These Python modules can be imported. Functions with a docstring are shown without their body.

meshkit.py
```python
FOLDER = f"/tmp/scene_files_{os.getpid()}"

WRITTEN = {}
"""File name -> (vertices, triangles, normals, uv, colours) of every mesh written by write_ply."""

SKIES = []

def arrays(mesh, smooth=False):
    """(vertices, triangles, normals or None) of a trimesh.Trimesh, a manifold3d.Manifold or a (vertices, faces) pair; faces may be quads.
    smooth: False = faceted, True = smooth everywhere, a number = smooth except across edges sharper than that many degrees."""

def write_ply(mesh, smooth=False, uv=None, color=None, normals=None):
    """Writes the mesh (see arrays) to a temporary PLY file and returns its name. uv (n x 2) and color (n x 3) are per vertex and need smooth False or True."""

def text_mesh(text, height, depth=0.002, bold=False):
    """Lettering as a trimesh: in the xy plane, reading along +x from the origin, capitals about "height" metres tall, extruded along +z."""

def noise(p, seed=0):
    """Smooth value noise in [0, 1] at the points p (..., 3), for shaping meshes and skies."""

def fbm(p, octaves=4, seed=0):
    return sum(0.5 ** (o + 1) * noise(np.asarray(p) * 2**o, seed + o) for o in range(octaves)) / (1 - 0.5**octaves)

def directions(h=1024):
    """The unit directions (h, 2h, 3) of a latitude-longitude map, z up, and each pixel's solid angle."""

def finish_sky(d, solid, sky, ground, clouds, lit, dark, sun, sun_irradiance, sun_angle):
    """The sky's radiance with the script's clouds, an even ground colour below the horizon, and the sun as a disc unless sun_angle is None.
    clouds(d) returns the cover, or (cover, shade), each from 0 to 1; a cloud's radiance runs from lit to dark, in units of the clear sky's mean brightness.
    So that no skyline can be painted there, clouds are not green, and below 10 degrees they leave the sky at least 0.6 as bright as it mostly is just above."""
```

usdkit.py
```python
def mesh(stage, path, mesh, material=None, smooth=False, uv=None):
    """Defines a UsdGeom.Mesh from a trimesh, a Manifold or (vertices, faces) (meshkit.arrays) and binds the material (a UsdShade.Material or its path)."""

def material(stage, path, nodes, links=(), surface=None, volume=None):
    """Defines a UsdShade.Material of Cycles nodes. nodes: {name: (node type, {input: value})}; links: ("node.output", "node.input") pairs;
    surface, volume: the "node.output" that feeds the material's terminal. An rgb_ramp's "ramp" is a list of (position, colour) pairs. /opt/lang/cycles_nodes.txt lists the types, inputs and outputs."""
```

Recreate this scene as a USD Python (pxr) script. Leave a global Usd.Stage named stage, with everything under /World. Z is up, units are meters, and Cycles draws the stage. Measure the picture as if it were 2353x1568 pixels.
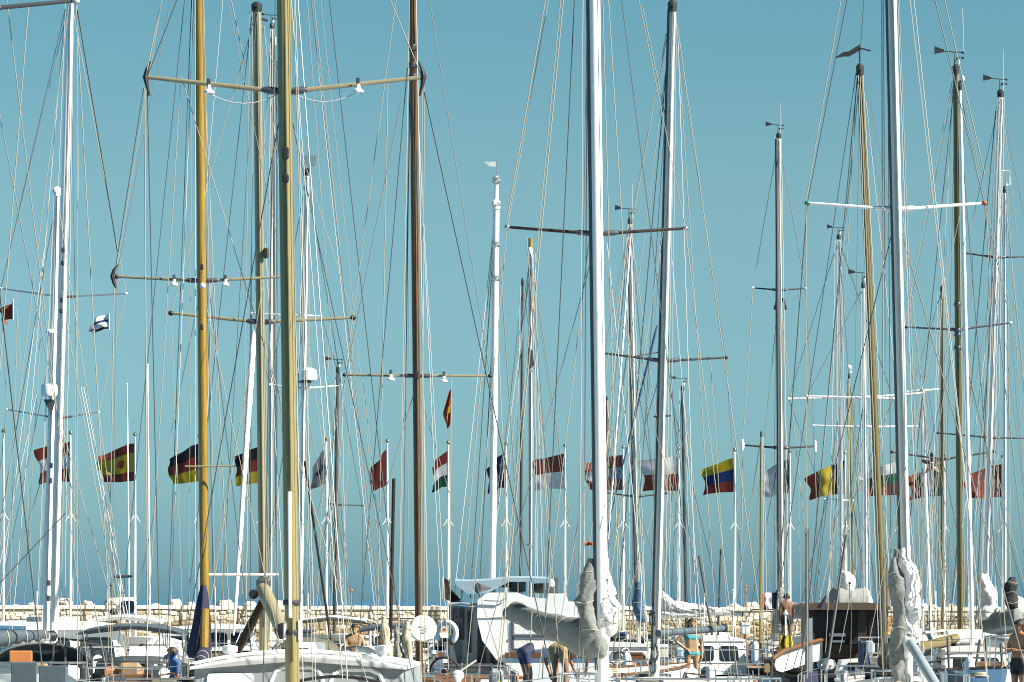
import math, random
import numpy as np, trimesh, manifold3d, usdkit, meshkit
from scipy.spatial import ConvexHull
from pxr import Usd, UsdGeom, UsdLux, UsdShade, Gf, Sdf

# ------------------------------------------------------------------ camera, sky, sun, exposure
stage = Usd.Stage.CreateInMemory()
UsdGeom.SetStageUpAxis(stage, UsdGeom.Tokens.z)
UsdGeom.SetStageMetersPerUnit(stage, 1.0)
UsdGeom.Xform.Define(stage, '/World')
UsdGeom.Scope.Define(stage, '/World/Looks')
F, CX, HY, EYE = 8000.0, 1176.5, 1380.0, 3.05      # survey of the photograph: focal length, principal column, horizon row, eye height
cam = UsdGeom.Camera.Define(stage, '/World/camera')
cam.CreateHorizontalApertureAttr(36.0)
cam.CreateVerticalApertureAttr(36.0 * 682 / 1024)
cam.CreateFocalLengthAttr(36.0 * F / 2353)
cam.CreateVerticalApertureOffsetAttr(36.0 * (HY - 784) / 2353)
cam.CreateClippingRangeAttr(Gf.Vec2f(1.0, 60000.0))
cam.CreateExposureAttr(1.25)
UsdGeom.Xformable(cam).AddTranslateOp().Set(Gf.Vec3d(0, 0, EYE))
UsdGeom.Xformable(cam).AddRotateXOp().Set(90.0)

SUN_EL, SUN_AZ = math.radians(40), math.radians(112)          # azimuth = atan2(x, y) of the direction towards the sun
SUN = np.array([math.sin(SUN_AZ) * math.cos(SUN_EL), math.cos(SUN_AZ) * math.cos(SUN_EL), math.sin(SUN_EL)])
sky_mat = usdkit.material(stage, '/World/Looks/sky_air', {
    'sky': ('sky_texture', {'sky_type': 'single_scattering', 'sun_disc': False, 'sun_elevation': SUN_EL, 'sun_rotation': SUN_AZ,
                            'altitude': 0.0, 'air_density': 1.0, 'aerosol_density': 0.6, 'ozone_density': 1.0}),
    'co': ('texture_coordinate', {}), 'sp': ('separate_xyz', {}),
    'mr': ('map_range', {'from_min': 0.0, 'from_max': 0.35, 'to_min': 0.0, 'to_max': 1.0, 'clamp': True}),
    'tint': ('rgb_ramp', {'ramp': [(0.0, (0.20, 0.47, 0.80)), (0.03, (0.24, 0.485, 0.76)), (0.10, (0.28, 0.50, 0.68)), (0.2, (0.325, 0.53, 0.62)), (0.337, (0.385, 0.575, 0.57)), (0.5, (0.335, 0.59, 0.56)), (1.0, (0.17, 0.34, 0.36))]}),
    'mul': ('mix', {'mix_type': 'multiply', 'fac': 1.0}),
    'bg': ('background_shader', {'strength': 0.07})},
    [('co.generated', 'sp.vector'), ('sp.z', 'mr.value'), ('mr.result', 'tint.fac'), ('sky.color', 'mul.color1'), ('tint.color', 'mul.color2'), ('mul.color', 'bg.color')], surface='bg.background')
dome = UsdLux.DomeLight.Define(stage, '/World/sky')
UsdShade.MaterialBindingAPI.Apply(dome.GetPrim()).Bind(sky_mat)
dome.GetPrim().SetCustomDataByKey('kind', 'structure')
sun = UsdLux.DistantLight.Define(stage, '/World/sun')
sun.CreateIntensityAttr(1.25); sun.CreateAngleAttr(0.5); sun.CreateNormalizeAttr(True)
sun.CreateColorAttr(Gf.Vec3f(1.0, 0.95, 0.86))
UsdGeom.Xformable(sun).AddRotateZOp().Set(math.degrees(math.atan2(SUN[1], SUN[0])))
UsdGeom.Xformable(sun).AddRotateYOp().Set(90 - math.degrees(SUN_EL))

rng = random.Random(7)
nrg = np.random.default_rng(7)


def W(x, y, Y):
    """A surveyed pixel of the photograph (2353 wide) to the point at distance Y."""
    return np.array([(x - CX) * Y / F, Y, EYE + (HY - y) * Y / F])


# ------------------------------------------------------------------ materials
M = {}


def pm(name, col, rough=0.5, metal=0.0, var=0.0, scale=3.0, bump=0.0, bscale=40.0, stretch=None, coat=0.0, extra=None, col2=None, translucent=0.0, spec=0.5):
    col = np.array(col, float)
    n = {'p': ('principled_bsdf', {'base_color': tuple(col), 'roughness': rough, 'metallic': metal, 'coat_weight': coat, 'specular_ior_level': spec})}
    l = []
    if var or bump:
        n['co'] = ('texture_coordinate', {})
        n['mp'] = ('mapping', {'scale': stretch or (1, 1, 1)})
        l.append(('co.object', 'mp.vector'))
    if var:
        n['n'] = ('noise_texture', {'scale': scale, 'detail': 6.0, 'roughness': 0.62})
        hi = np.clip(np.array(col2) if col2 is not None else col * (1 + var * 0.6), 0, 0.9)
        n['r'] = ('rgb_ramp', {'ramp': [(0.25, tuple(col * (1 - var))), (0.5, tuple(col)), (0.72, tuple(hi))]})
        l += [('mp.vector', 'n.vector'), ('n.fac', 'r.fac'), ('r.color', 'p.base_color')]
    if bump:
        n['bn'] = ('noise_texture', {'scale': bscale, 'detail': 4.0})
        n['b'] = ('bump', {'strength': bump, 'distance': 0.02})
        l += [('mp.vector', 'bn.vector'), ('bn.fac', 'b.height'), ('b.normal', 'p.normal')]
    surf = 'p.BSDF'
    if translucent:
        n['t'] = ('translucent_bsdf', {'color': tuple(np.clip(col * 1.2, 0, 0.95))})
        n['m'] = ('mix_closure', {'fac': translucent})
        if var:
            l.append(('r.color', 't.color'))
        l += [('p.BSDF', 'm.closure1'), ('t.BSDF', 'm.closure2')]
        surf = 'm.closure'
    M[name] = usdkit.material(stage, '/World/Looks/' + name, n, l, surface=surf)


pm('gelcoat_white', (0.76, 0.76, 0.73), 0.35, var=0.10, scale=2.5, coat=0.3)
pm('gelcoat_cream', (0.62, 0.58, 0.47), 0.4, var=0.12, scale=2.5)
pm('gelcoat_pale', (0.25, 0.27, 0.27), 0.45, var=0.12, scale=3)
pm('gelcoat_grey', (0.26, 0.31, 0.33), 0.45, var=0.15, scale=3)
pm('gelcoat_teal', (0.075, 0.105, 0.12), 0.5, var=0.2, scale=3)
pm('gelcoat_navy', (0.02, 0.03, 0.07), 0.3, var=0.2)
pm('gelcoat_blue', (0.03, 0.09, 0.2), 0.35, var=0.2)
pm('gelcoat_red', (0.24, 0.03, 0.02), 0.4, var=0.2)
pm('gelcoat_green', (0.03, 0.1, 0.06), 0.4, var=0.2)
pm('deck_white', (0.6, 0.59, 0.55), 0.6, var=0.18, scale=4)
pm('deck_teak', (0.28, 0.17, 0.085), 0.65, var=0.3, scale=6, stretch=(10, 1, 1))
pm('mast_white', (0.79, 0.775, 0.72), 0.38, var=0.12, scale=5, stretch=(6, 6, 0.6), col2=(0.8, 0.8, 0.78))
pm('mast_silver', (0.60, 0.57, 0.49), 0.4, metal=0.04, var=0.15, scale=6, stretch=(6, 6, 0.5))
pm('mast_grey', (0.34, 0.35, 0.34), 0.42, metal=0.35, var=0.2, scale=6, stretch=(6, 6, 0.5))
pm('mast_champagne', (0.25, 0.205, 0.085), 0.42, metal=0.05, var=0.22, scale=9, stretch=(6, 6, 0.7), bump=0.08, bscale=120)
pm('mast_olive', (0.155, 0.12, 0.04), 0.42, metal=0.05, var=0.18, scale=9, stretch=(6, 6, 0.7))
pm('mast_pale_gold', (0.29, 0.25, 0.145), 0.4, metal=0.08, var=0.15, scale=9, stretch=(6, 6, 0.7))
pm('mast_yellow', (0.25, 0.17, 0.02), 0.45, var=0.2, scale=6, stretch=(6, 6, 0.6))
pm('mast_dark', (0.075, 0.078, 0.072), 0.45, metal=0.2, var=0.25, scale=6, stretch=(6, 6, 0.6))
pm('wood_gold', (0.265, 0.155, 0.012), 0.4, var=0.6, scale=4, stretch=(14, 14, 0.4), coat=0.3, col2=(0.38, 0.235, 0.03))
pm('wood_brown', (0.10, 0.048, 0.014), 0.45, var=0.7, scale=4, stretch=(12, 12, 0.5), coat=0.2, col2=(0.22, 0.11, 0.03))
pm('wood_dark', (0.035, 0.019, 0.010), 0.5, var=0.4, scale=6, stretch=(8, 8, 1))
pm('wood_teak', (0.13, 0.062, 0.025), 0.5, var=0.35, scale=6, stretch=(2, 2, 12))
pm('wood_plank', (0.075, 0.05, 0.028), 0.6, var=0.35, scale=6, stretch=(2, 10, 10))
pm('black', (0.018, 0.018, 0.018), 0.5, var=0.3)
pm('rubber', (0.03, 0.03, 0.03), 0.7)
pm('steel', (0.55, 0.55, 0.53), 0.25, metal=0.85)
pm('steel_dark', (0.12, 0.12, 0.12), 0.4, metal=0.6)
pm('wire_steel', (0.24, 0.24, 0.21), 0.5, metal=0.2)
pm('wire_dark', (0.07, 0.085, 0.08), 0.5)
pm('rope_cream', (0.35, 0.32, 0.24), 0.8)
pm('rope_white', (0.54, 0.53, 0.5), 0.8)
pm('rope_blue', (0.07, 0.12, 0.22), 0.8)
pm('sail_white', (0.8, 0.79, 0.75), 0.7, var=0.14, scale=9, bump=0.7, bscale=16, translucent=0.12)
pm('sail_grey', (0.17, 0.18, 0.165), 0.8, var=0.22, scale=6, bump=0.8, bscale=15)
pm('sail_beige', (0.4, 0.36, 0.26), 0.8, var=0.15, scale=4, bump=0.3, bscale=7)
pm('canvas_navy', (0.012, 0.014, 0.045), 0.8, var=0.3, scale=4, bump=0.35, bscale=7)
pm('canvas_blue', (0.02, 0.065, 0.13), 0.75, var=0.25, scale=4, bump=0.3, bscale=7)
pm('canvas_slate', (0.055, 0.08, 0.095), 0.8, var=0.25, scale=4, bump=0.3, bscale=7)
pm('canvas_olive', (0.11, 0.105, 0.07), 0.8, var=0.25, scale=4, bump=0.3, bscale=7)
pm('canvas_pale_blue', (0.3, 0.42, 0.48), 0.75, var=0.15, scale=3, bump=0.2, bscale=7, translucent=0.2)
pm('window_dark', (0.012, 0.016, 0.02), 0.07, spec=0.6)
pm('window_smoke', (0.06, 0.075, 0.085), 0.12, spec=0.6)
pm('vinyl_haze', (0.27, 0.32, 0.32), 0.25, var=0.3, scale=3)
pm('light_white', (0.8, 0.8, 0.78), 0.3)
pm('cap_green', (0.02, 0.16, 0.09), 0.5)
pm('cap_red', (0.35, 0.09, 0.03), 0.5)
pm('orange', (0.55, 0.2, 0.06), 0.6, var=0.2)
pm('lime', (0.4, 0.5, 0.03), 0.6, var=0.2)
pm('yellow', (0.55, 0.42, 0.03), 0.6, var=0.2)
pm('brown_tan', (0.3, 0.2, 0.1), 0.7, var=0.3)
pm('skin_tan', (0.30, 0.145, 0.068), 0.5, var=0.15, scale=4)
pm('skin_bronze', (0.17, 0.075, 0.034), 0.5, var=0.2, scale=4)
pm('skin_golden', (0.40, 0.235, 0.11), 0.5, var=0.12, scale=4)
pm('hair_brown', (0.055, 0.028, 0.013), 0.6, var=0.3, scale=20)
pm('hair_dark', (0.018, 0.013, 0.01), 0.6, var=0.3, scale=20)
pm('hair_grey', (0.3, 0.29, 0.27), 0.6, var=0.3, scale=20)
pm('cloth_turquoise', (0.03, 0.3, 0.32), 0.7, var=0.2)
pm('cloth_navy', (0.02, 0.03, 0.08), 0.8, var=0.2)
pm('cloth_white', (0.72, 0.72, 0.7), 0.8, var=0.15)
pm('cloth_black', (0.015, 0.015, 0.015), 0.8)
pm('cloth_blue', (0.05, 0.11, 0.25), 0.8, var=0.2)
pm('concrete', (0.4, 0.38, 0.33), 0.85, var=0.2, scale=1.5)
pm('coping', (0.62, 0.58, 0.47), 0.85, var=0.2, scale=2.0, bump=0.2)
pm('mortar', (0.36, 0.32, 0.24), 0.9, var=0.25, scale=8)
pm('gilt', (0.45, 0.36, 0.16), 0.25, metal=0.9)
pm('fender_white', (0.72, 0.72, 0.68), 0.4, var=0.12)
for nm, c in dict(red=(0.19, 0.035, 0.02), brick=(0.24, 0.055, 0.028), yellow=(0.42, 0.33, 0.02), black=(0.015, 0.012, 0.012), white=(0.68, 0.68, 0.66), green=(0.015, 0.12, 0.06),
                  dkgreen=(0.015, 0.07, 0.04), navy=(0.01, 0.015, 0.05), blue=(0.014, 0.035, 0.14), grey=(0.2, 0.215, 0.215), sky=(0.22, 0.31, 0.36), orange=(0.36, 0.085, 0.03)).items():
    pm('flag_' + nm, c, 0.8, var=0.22, scale=5, translucent=0.24)

for nm, src in (('stone_block', 'object'), ('stone_rest', 'island')):
    nodes = {'oi': ('object_info', {}) if src == 'object' else ('geometry', {}),
             'r': ('rgb_ramp', {'ramp': [(0, (0.26, 0.20, 0.12)), (0.14, (0.44, 0.40, 0.31)), (0.45, (0.58, 0.54, 0.44)), (0.8, (0.66, 0.64, 0.56)), (1, (0.33, 0.31, 0.27))]}),
             'co': ('geometry', {}), 'n': ('noise_texture', {'scale': 9.0, 'detail': 6.0}), 'nr': ('rgb_ramp', {'ramp': [(0.3, (0.62, 0.58, 0.5)), (0.7, (1, 1, 1))]}),
             'mx': ('mix', {'mix_type': 'multiply', 'fac': 1.0}), 'b': ('bump', {'strength': 0.5, 'distance': 0.02}), 'p': ('principled_bsdf', {'roughness': 0.9})}
    M[nm] = usdkit.material(stage, '/World/Looks/' + nm, nodes, [(('oi.random' if src == 'object' else 'oi.random_per_island'), 'r.fac'), ('co.position', 'n.vector'), ('n.fac', 'nr.fac'), ('r.color', 'mx.color1'), ('nr.color', 'mx.color2'), ('mx.color', 'p.base_color'), ('n.fac', 'b.height'), ('b.normal', 'p.normal')], surface='p.BSDF')
pm('rock', (0.56, 0.51, 0.40), 0.9, var=0.3, scale=2.2, bump=0.5, bscale=6)
M['sea_water'] = usdkit.material(stage, '/World/Looks/sea_water', {
    'g': ('geometry', {}), 'mp': ('mapping', {'scale': (1, 0.35, 1)}), 'n': ('noise_texture', {'scale': 0.9, 'detail': 5.0}), 'b': ('bump', {'strength': 0.5, 'distance': 0.12}),
    'p': ('principled_bsdf', {'base_color': (0.008, 0.07, 0.2), 'roughness': 0.2, 'specular_ior_level': 0.25})},
    [('g.position', 'mp.vector'), ('mp.vector', 'n.vector'), ('n.fac', 'b.height'), ('b.normal', 'p.normal')], surface='p.BSDF')


# ------------------------------------------------------------------ mesh tools
def unit(v):
    v = np.asarray(v, float)
    return v / max(np.linalg.norm(v), 1e-12)


class MB:
    def __init__(s):
        s.v, s.f, s.n = [], [], 0

    def add(s, v, f):
        v, f = np.asarray(v, float), np.asarray(f, int)
        if len(f) and f.shape[1] == 4:
            f = np.vstack([f[:, [0, 1, 2]], f[:, [0, 2, 3]]])
        s.v.append(v); s.f.append(f + s.n); s.n += len(v)
        return s

    def get(s):
        return np.vstack(s.v), np.vstack(s.f)

    def hull(s, pts):
        pts = np.asarray(pts, float)
        h = ConvexHull(pts)
        t = pts[h.simplices]
        nrm = np.cross(t[:, 1] - t[:, 0], t[:, 2] - t[:, 0])
        fl = (nrm * h.equations[:, :3]).sum(1) < 0
        f = h.simplices.copy(); f[fl] = f[fl][:, ::-1]
        used = np.unique(f); mp = np.zeros(len(pts), int); mp[used] = np.arange(len(used))
        return s.add(pts[used], mp[f])

    def box(s, c, d, R=None, ch=0.0):
        d = np.asarray(d, float) / 2
        ch = min(ch, d.min() * 0.6)
        pts = []
        for sx in (-1, 1):
            for sy in (-1, 1):
                for sz in (-1, 1):
                    q = np.array([sx, sy, sz]) * d
                    if ch:
                        for k in range(3):
                            e = q - np.array([sx, sy, sz]) * ch; e[k] = q[k]; pts.append(e)
                    else:
                        pts.append(q)
        pts = np.array(pts)
        if R is not None:
            pts = pts @ np.asarray(R).T
        return s.hull(pts + np.asarray(c))

    def tube(s, pts, r, n=8, flat=1.0):
        pts = np.asarray(pts, float)
        r = np.broadcast_to(np.asarray(r, float), (len(pts),))
        t = np.gradient(pts, axis=0); t /= np.maximum(np.linalg.norm(t, axis=1), 1e-9)[:, None]
        a = unit(np.cross(t[0], [0, 1, 0.01])) if abs(t[0][1]) < 0.9 else unit(np.cross(t[0], [1, 0, 0.01]))
        th = np.arange(n) / n * 2 * np.pi
        rings = []
        for i in range(len(pts)):
            a = unit(a - t[i] * (a @ t[i])); b = np.cross(t[i], a)
            rings.append(pts[i] + r[i] * (np.cos(th)[:, None] * a + flat * np.sin(th)[:, None] * b))
        return s.loft(rings)

    def loft(s, rings, cap=True, closed=True):
        R = np.array(rings); k, n = R.shape[:2]
        i, j = np.meshgrid(np.arange(k - 1), np.arange(n if closed else n - 1), indexing='ij')
        i, j = i.ravel(), j.ravel(); j2 = (j + 1) % n
        f = np.stack([i * n + j, i * n + j2, (i + 1) * n + j2, (i + 1) * n + j], 1)
        s.add(R.reshape(-1, 3), f)
        if cap and closed:
            for idx, rev in ((0, True), (k - 1, False)):
                c = R[idx].mean(0)
                ff = [[n, q, (q + 1) % n] if not rev else [n, (q + 1) % n, q] for q in range(n)]
                s.add(np.vstack([R[idx], c]), ff)
        return s

    def lathe(s, prof, c, n=14, axis=(0, 0, 1)):
        ax = unit(axis); a = unit(np.cross(ax, [0.31, 0.9, 0.17])); b = np.cross(ax, a)
        th = np.arange(n) / n * 2 * np.pi
        return s.loft([np.asarray(c) + ax * z + max(r, 1e-4) * (np.cos(th)[:, None] * a + np.sin(th)[:, None] * b) for r, z in prof])

    def ball(s, c, r, sub=2):
        m = trimesh.creation.icosphere(sub, 1.0)
        return s.add(m.vertices * np.broadcast_to(np.asarray(r, float), (3,)) + np.asarray(c), m.faces)

    def sheet(s, G):
        G = np.asarray(G); a, b = G.shape[:2]
        i, j = np.meshgrid(np.arange(a - 1), np.arange(b - 1), indexing='ij'); i, j = i.ravel(), j.ravel()
        return s.add(G.reshape(-1, 3), np.stack([i * b + j, i * b + j + 1, (i + 1) * b + j + 1, (i + 1) * b + j], 1))

    def torus(s, c, R, r, a, b, n=28, m=8, arc=(0, 2 * math.pi)):
        full = arc[1] - arc[0] > 6.28
        th = np.linspace(arc[0], arc[1], n + (0 if full else 1), endpoint=not full)
        a, b = unit(a), unit(b); nrm = np.cross(a, b); ph = np.arange(m) / m * 2 * np.pi
        rings = [np.asarray(c) + (math.cos(t) * a + math.sin(t) * b) * R + r * (np.cos(ph)[:, None] * (math.cos(t) * a + math.sin(t) * b) + np.sin(ph)[:, None] * nrm) for t in th]
        if full:
            rings.append(rings[0])
        return s.loft(rings, cap=not full)


def rhexa(corners, r=0.03):
    ico = trimesh.creation.icosphere(1, r).vertices
    return MB().hull(np.vstack([np.asarray(c) + ico for c in corners]))


def panel(q, u0, u1, v0, v1, off, th=0.012, cut=0.18):
    """A thin octagonal slab on the bilinear quad q (p00,p10,p11,p01), raised by off."""
    q = np.asarray(q, float)
    at = lambda u, v: (q[0] * (1 - u) + q[1] * u) * (1 - v) + (q[3] * (1 - u) + q[2] * u) * v
    nrm = unit(np.cross(q[1] - q[0], q[3] - q[0]))
    du, dv = (u1 - u0), (v1 - v0)
    wu, wv = np.linalg.norm(at(u1, v0) - at(u0, v0)), np.linalg.norm(at(u0, v1) - at(u0, v0))
    c = cut * min(wu, wv); cu, cv = c / wu * du, c / wv * dv
    uv = [(u0 + cu, v0), (u1 - cu, v0), (u1 - cu * .3, v0 + cv * .3), (u1, v0 + cv), (u1, v1 - cv), (u1 - cu * .3, v1 - cv * .3), (u1 - cu, v1), (u0 + cu, v1), (u0 + cu * .3, v1 - cv * .3), (u0, v1 - cv), (u0, v0 + cv), (u0 + cu * .3, v0 + cv * .3)]
    p = np.array([at(*x) for x in uv])
    return MB().loft([p + nrm * (off - th), p + nrm * off])


def frame_tube(q, u0, u1, v0, v1, off, r=0.02, cut=0.2):
    m = panel(q, u0, u1, v0, v1, off, 0.001, cut)
    ring = m.v[0][12:24]
    return MB().tube(np.vstack([ring, ring[:2]]), r, 6)


# ------------------------------------------------------------------ things, parts, labels
used = set()


def fresh(parent, name):
    p, k = f'{parent}/{name}', 0
    while p in used:
        k += 1; p = f'{parent}/{name}_{k:03d}'
    used.add(p)
    return p


class Part:
    def __init__(s, path, base):
        s.path, s.base = path, base

    def part(s, name, mb, mat, smooth=35, label=None, kind=None):
        v, f = mb.get() if isinstance(mb, MB) else mb
        p = fresh(s.path, name)
        usdkit.mesh(stage, p, (v - s.base, f), M[mat], smooth)
        pr = stage.GetPrimAtPath(p)
        if label: pr.SetCustomDataByKey('label', label)
        if kind: pr.SetCustomDataByKey('kind', kind)
        return Part(p, s.base)


def tag(prim, label=None, cat=None, group=None, kind=None):
    for k, v in (('label', label), ('category', cat), ('group', group), ('kind', kind)):
        if v: prim.SetCustomDataByKey(k, v)


def thing(name, label, cat, base, group=None, kind=None):
    p = fresh('/World', name)
    x = UsdGeom.Xform.Define(stage, p)
    x.AddTranslateOp().Set(Gf.Vec3d(*map(float, base)))
    tag(x.GetPrim(), label, cat, group, kind)
    return Part(p, np.asarray(base, float))


def solo(name, mb, mat, label=None, cat=None, group=None, kind=None, smooth=35):
    v, f = mb.get() if isinstance(mb, MB) else mb
    p = fresh('/World', name)
    usdkit.mesh(stage, p, (v, f), M[mat], smooth)
    tag(stage.GetPrimAtPath(p), label, cat, group, kind)
    return p


def copy(src, name, label, cat, loc, rz=0.0, scale=1.0, group=None, rx=0.0, ry=0.0):
    p = fresh('/World', name)
    x = UsdGeom.Xform.Define(stage, p)
    x.GetPrim().GetReferences().AddInternalReference(src.path)
    x.ClearXformOpOrder()
    tr = x.GetPrim().GetAttribute('xformOp:translate')
    tr.Set(Gf.Vec3d(*map(float, loc)))
    ops = [UsdGeom.XformOp(tr)]
    if rz: o = x.AddRotateZOp(); o.Set(rz); ops.append(o)
    if rx: o = x.AddRotateXOp(); o.Set(rx); ops.append(o)
    if ry: o = x.AddRotateYOp(); o.Set(ry); ops.append(o)
    if scale != 1.0: o = x.AddScaleOp(); o.Set(Gf.Vec3f(*np.broadcast_to(np.asarray(scale, float), (3,)).tolist())); ops.append(o)
    x.SetXformOpOrder(ops)
    x.GetPrim().SetInstanceable(True)
    tag(x.GetPrim(), label, cat, group)
    return Part(p, np.asarray(loc, float))


# ------------------------------------------------------------------ setting: water, quay, breakwater wall, boulders
G = np.array([[(x, y, 0.0) for x in (-9000.0, -400, -60, 60, 400, 9000)] for y in (-300.0, 20, 120, 400, 3000, 30000)])
solo('sea', MB().sheet(G[:, ::-1]), 'sea_water', kind='structure', smooth=False)

WA, WB = np.array([-24.5, 126.0]), np.array([29.3, 156.6])
WL = np.linalg.norm(WB - WA); wd = (WB - WA) / WL; wn = np.array([wd[1], -wd[0]])      # along the wall, and towards the camera


def wall_pt(s, z, out=0.0):
    p = WA + wd * s + wn * out
    return np.array([p[0], p[1], z])


def wall_s(xpx):
    """Where the column xpx of the photograph meets the wall line: (s, Y)."""
    k = (xpx - CX) / F
    s = (k * WA[1] - WA[0]) / (wd[0] - k * wd[1])
    return s, WA[1] + wd[1] * s


ztop = lambda s: 2.90 - 0.20 * s / WL
solo('quay', rhexa([wall_pt(s, z, o) for s in (0, WL) for z in (-0.5, 0.95) for o in (0.05, 3.2)], 0.04), 'concrete', kind='structure')
wall = thing('breakwater_wall', 'low rubble stone wall with pale coping running behind all the boats', 'wall', wall_pt(WL / 2, 0))
wall.part('wall_core', rhexa([wall_pt(s, z, o) for s in (0, WL) for z in (0.0, ztop(s) - 0.16) for o in (-0.5, -0.07)], 0.02), 'mortar')
s0, k = 0.0, 0
while s0 < WL - 0.4:
    ln = rng.uniform(1.3, 1.9); s1 = min(s0 + ln, WL); dz = rng.uniform(-0.012, 0.012)
    m = MB().hull([wall_pt(s, ztop(s) - z + dz, o) for s in (s0 + 0.012, s1 - 0.012) for z, o in ((0.0, -0.5), (0.14, -0.56), (0.14, 0.05), (0.025, 0.07), (0.0, 0.045))])
    wall.part('coping_slab', m, 'coping', False); s0 = s1


def stone(s, z, w, h):
    j = lambda a: rng.uniform(-a, a)
    o, i = [], []
    for cx, cz in ((-1, -1), (0, -1.06), (1, -1), (1.04, 0), (1, 1), (0, 1.06), (-1, 1), (-1.04, 0)):
        x, y = cx * (w / 2 - 0.012) * (1 + j(0.12)), cz * (h / 2 - 0.012) * (1 + j(0.16))
        if cx and cz: x, y = x * 0.92, y * 0.9
        o.append((x, y)); i.append((x * 0.8 + j(0.012), y * 0.75 + j(0.012)))
    d = rng.uniform(0.0, 0.035)
    r = [[wall_pt(s + x, z + y, -0.085) for x, y in o], [wall_pt(s + x, z + y, -0.03 + d) for x, y in o], [wall_pt(s + x, z + y, -0.005 + d) for x, y in i]]
    return MB().loft(r)


rest, cnt, z = MB(), 0, 2.70
row = 0
while z > 1.15:
    h = rng.uniform(0.17, 0.26)
    s = rng.uniform(0, 0.2)
    while s < WL - 0.3:
        w = rng.uniform(0.16, 0.46)
        zt = z - 0.20 * s / WL + 0.05 * math.sin(s * 1.7 + row * 2.3) + 0.03 * math.sin(s * 4.1 + row)
        hh = h * rng.uniform(0.8, 1.06)
        m = stone(s + w / 2, zt - h / 2 + rng.uniform(-0.03, 0.03), w, hh)
        if cnt < 300 and 3.0 < s < WL - 5.5:
            wall.part('stone', m, 'stone_block', False); cnt += 1
        else:
            rest.add(*m.get())
        s += w
    z -= h; row += 1
wall.part('rubble_stones', rest, 'stone_rest', False, kind='stuff')

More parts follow.
